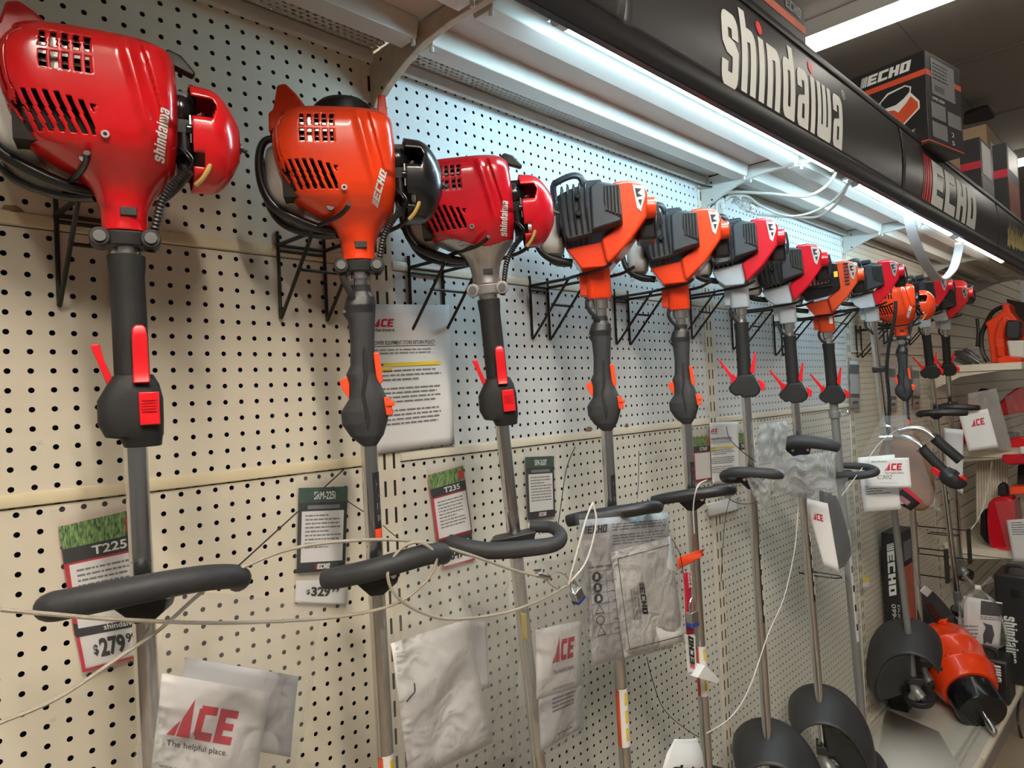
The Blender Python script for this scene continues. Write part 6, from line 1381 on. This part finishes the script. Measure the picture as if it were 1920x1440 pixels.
# auger power unit
r = empty('auger_unit', (131, -9, ZD), 'orange barrel shaped auger unit lying on the deck with black cup and steel pin', 'auger')
A0 = atZ(1762, 1200, -52.0); A1 = atZ(1864, 1372, -60.2); ax = (A1-A0); axn = ax.normalized()
prof = [(-.02, 3.4), (.0, 4.6), (.06, 5.3), (.20, 5.7), (.22, 5.85), (.24, 5.7), (.42, 5.5), (.44, 5.65), (.46, 5.4), (.56, 4.9), (.60, 4.4)]
kk = .98
def rev(prof, n=40):
    u = axn.orthogonal().normalized(); v = axn.cross(u); return [[A0+ax*t+(u*math.cos(2*math.pi*k/n)+v*math.sin(2*math.pi*k/n))*rr*kk for k in range(n)] for t, rr in prof]
MB().loft(rev(prof)).build('housing', 'orange', r, bevel=.05); MB().loft(rev([(.58, 3.9), (.80, 3.9), (.82, 3.7), (.83, 1.2)])).build('cup', 'gloss_black', r, bevel=.1); MB().loft(rev([(.82, .55), (1.0, .55), (1.02, .35)], 16)).build('drive_pin', 'steel', r, bevel=.05)
MB().loft(rev([(-.75, 1.6), (-.72, 2.0), (-.4, 1.9), (-.15, 2.4), (-.02, 3.3)], 24)).build('neck_tube', 'black', r)
q = A0+ax*.1+Vector((0, 0, 5.4*kk)); MB().box(q.x-1.8, q.x+1.8, q.y-.8, q.y+.8, q.z-.3, q.z+.5).build('top_lug', 'orange', r, bevel=.12)
for k in range(6):
    a = .6+k*.5; u = axn.orthogonal().normalized(); v = axn.cross(u); c = A0+ax*.43+(u*math.cos(a*1.05)+v*math.sin(a*1.05))*5.55*kk; MB().sph(c, .32, 10, 6).build('screw_boss', 'orange', r)
# black tool cases
def case(px, X, w, d, lab, txt=None):
    p = atX(*px, X); Y = p.y-d; r = empty('tool_case', (p.x+w/2, Y+d/2, ZD), lab, 'tool case', 'black tool cases'); MB().box(p.x, p.x+w, Y, Y+d, ZD, p.z).build('shell', 'black', r, bevel=.5, seg=3)
    MB().tube([(p.x+2, Y+d*.25, p.z-.5), (p.x+2, Y+d*.3, p.z+1.2), (p.x+2, Y+d*.7, p.z+1.2), (p.x+2, Y+d*.75, p.z-.5)], .35, n=8).build('handle', 'black', r)
    MB().box(p.x-.25, p.x, Y+d*.42, Y+d*.6, p.z-4, p.z-2.6).build('latch', 'gloss_black', r, bevel=.05)
    sd = lambda u, v, e=.06: Vector((p.x-e, Y+d*(1-u), ZD+(p.z-ZD)*v)); return r, sd, p
rc, sd, p = case((1862, 1074), 152, 8, 7.0, 'tall black tool case with sideways white word, at the right edge')
L2, D2, w2 = shindaiwa_polys()
mb = MB()
for po in L2+D2: mb.add([sd(.42-.22*(1.0-q[1]), .62-.42*q[0]/w2, .08) for q in po], [tuple(range(len(po)))])
mb.build('brand_word', 'white_ink', rc)
rc, sd, p = case((1797, 1224), 141, 6, 7.5, 'lower black tool case with the end of a sideways white word, behind the orange barrel')
mb = MB(); xs = w2*.62
for po in L2:
    if min(q[0] for q in po) > xs: mb.add([sd(.86-.22*(1.0-q[1]), .96-.75*(q[0]-xs)/(w2-xs)*.6, .08) for q in po], [tuple(range(len(po)))])
mb.build('brand_word', 'white_ink', rc)
# knotted bag with manual
KB = [(1803, 1118), (1886, 1132), (1882, 1215), (1800, 1222)]; c = q4(KB, -12.5); kr = (c[1]-c[0]); kr.z = 0; kw = kr.length/2; kr.normalize(); kn = Vector((-kr.y, kr.x, 0))
r = empty('knotted_bag', tuple(c[3]), 'clear bag tied in a knot with a folded manual picturing a small engine', 'plastic bag')
sheet_obj('manual', [c[0]+kr*.3+kn*.3, c[1]-kr*.5+kn*.3, c[2]-kr*.6+kn*.3, c[3]+kr*.6+kn*.3], 'paper', r, thick=.2); f = quadmap(*c, off=-.12)
plate(f, .45, .70, .94, .98, 'dark_panel', 'ink', r, .05); mb = MB(); textlines(mb, lambda u, v: f(u, v)+f.n*.05, .45, .9, .6, .68, 2, .4, 3); textlines(mb, lambda u, v: f(u, v)+f.n*.05, .08, .4, .15, .5, 5, .4, 4); mb.build('print', 'inkgrey', r)
P_ = [(.55, .10), (.52, .3), (.58, .45), (.50, .55), (.60, .52), (.72, .5), (.78, .3), (.72, .1), (.62, .16)]; MB().add([f(u, v)+f.n*.06 for u, v in P_], [tuple(range(9))]).build('picture', 'ink', r)
mb = MB(); K0 = facing(KB+[(1834, 1102)], -12.5)[-1]; cen = sum(c, Vector())/4; rings = []
for t, sc in ((0, .55), (.1, .95), (.35, 1.0), (.7, .85), (.85, .5), (.95, .2), (1.0, .09)):
    rg = []
    for k in range(36):
        a = 2*math.pi*k/36; q = 1+.07*math.sin(7*a+t*9)+.05*math.sin(13*a-t*6); base = cen+(cen-cen)*0; zz = c[2].z-.4+(K0.z-c[2].z+.4)*t
        b_ = cen*(1-t)+K0*t; b_.z = zz; rg.append(b_+kr*kw*1.06*sc*math.cos(a)*q+kn*1.5*sc*math.sin(a)*q)
    rings.append(rg)
mb.loft(rings, caps=False); mb.build('bag_skin', 'film', r, sharp=180)
MB().tube([K0-kr*.5, K0+kr*.5], .5, n=10).build('tie', 'white_plastic', r)
mb = MB()
for sgn in (-1, 1): mb.sheet(lambda u, v: K0+kr*(sgn*(.2+2.3*v)*(.6+.4*u))+kn*.5*math.sin(6*u+v)+Vector((0, 0, (.2+3.2*v)*(1-.6*abs(u-.5)*2)*(.5+.5*u))), 8, 8)
mb.build('frill', 'film2', r, sharp=180)
# peg hooks with black ends near the shelves
for k, (u, v, h, lab) in enumerate([(1773, 1030, 64, 'black label block on wire arms, lower left one by the distant shafts'), (1815, 992, 66, 'black label block on wire arms, upper right one beside the shelf edge')]):
    p0 = at(u, v, -9.0); p1 = at(u+2, v+h, -9.0); r = empty('label_hook', tuple(p1), lab, 'hook', 'wire hooks with black blocks'); MB().box(p0.x-.7, p0.x+.7, -9.3, -8.8, p1.z, p0.z).build('block', 'dark', r, bevel=.05)
    for z in (p0.z-.3, p1.z+.8): MB().tube([(p0.x, -9.0, z), (p0.x, -.1, z), (p0.x, -.1, z+.8)], .12, n=6, smooth=0).build('wire_arm', 'wire', r)
for u, v, lab in [(1740, 1000, 'bent wire peg hook left of the upper black block'), (1551, 1082, 'bent wire peg hook under the bag beside the grey shaft')]:
    p = at(u, v, -.1) if u == 1740 else at(u, v, -4); o = MB().tube([(p.x, -.1, p.z+.8), (p.x, -.1, p.z), (p.x, -5, p.z), (p.x+1.6, -5.2, p.z), (p.x+1.6, -.1, p.z)], .1, n=6, smooth=2).build('peg_hook', 'wire'); tag(o, lab, 'hook', 'bent peg hooks')
c = q4([(1617, 1084), (1629, 1082), (1631, 1100), (1619, 1103)], -1.5); r = empty('yellow_tag', tuple(c[3]), 'small white and yellow tag on the pegboard right of the grey shaft', 'tag'); sheet_obj('card', c, 'paper', r); f = quadmap(*c, off=.03); plate(f, 0, .6, 1, 1, 'yellow_top', 'highlighter', r)
# cords spilling over the deck front
cable([(1884, 1292, -13), (1900, 1290, -14.5), (1912, 1300, -16), (1908, 1340, -17), (1914, 1378, -17.5), (1925, 1400, -17.5)], .22, 'black', 'black strap spilling over the deck front at the right edge', 'black_strap', 'strap')
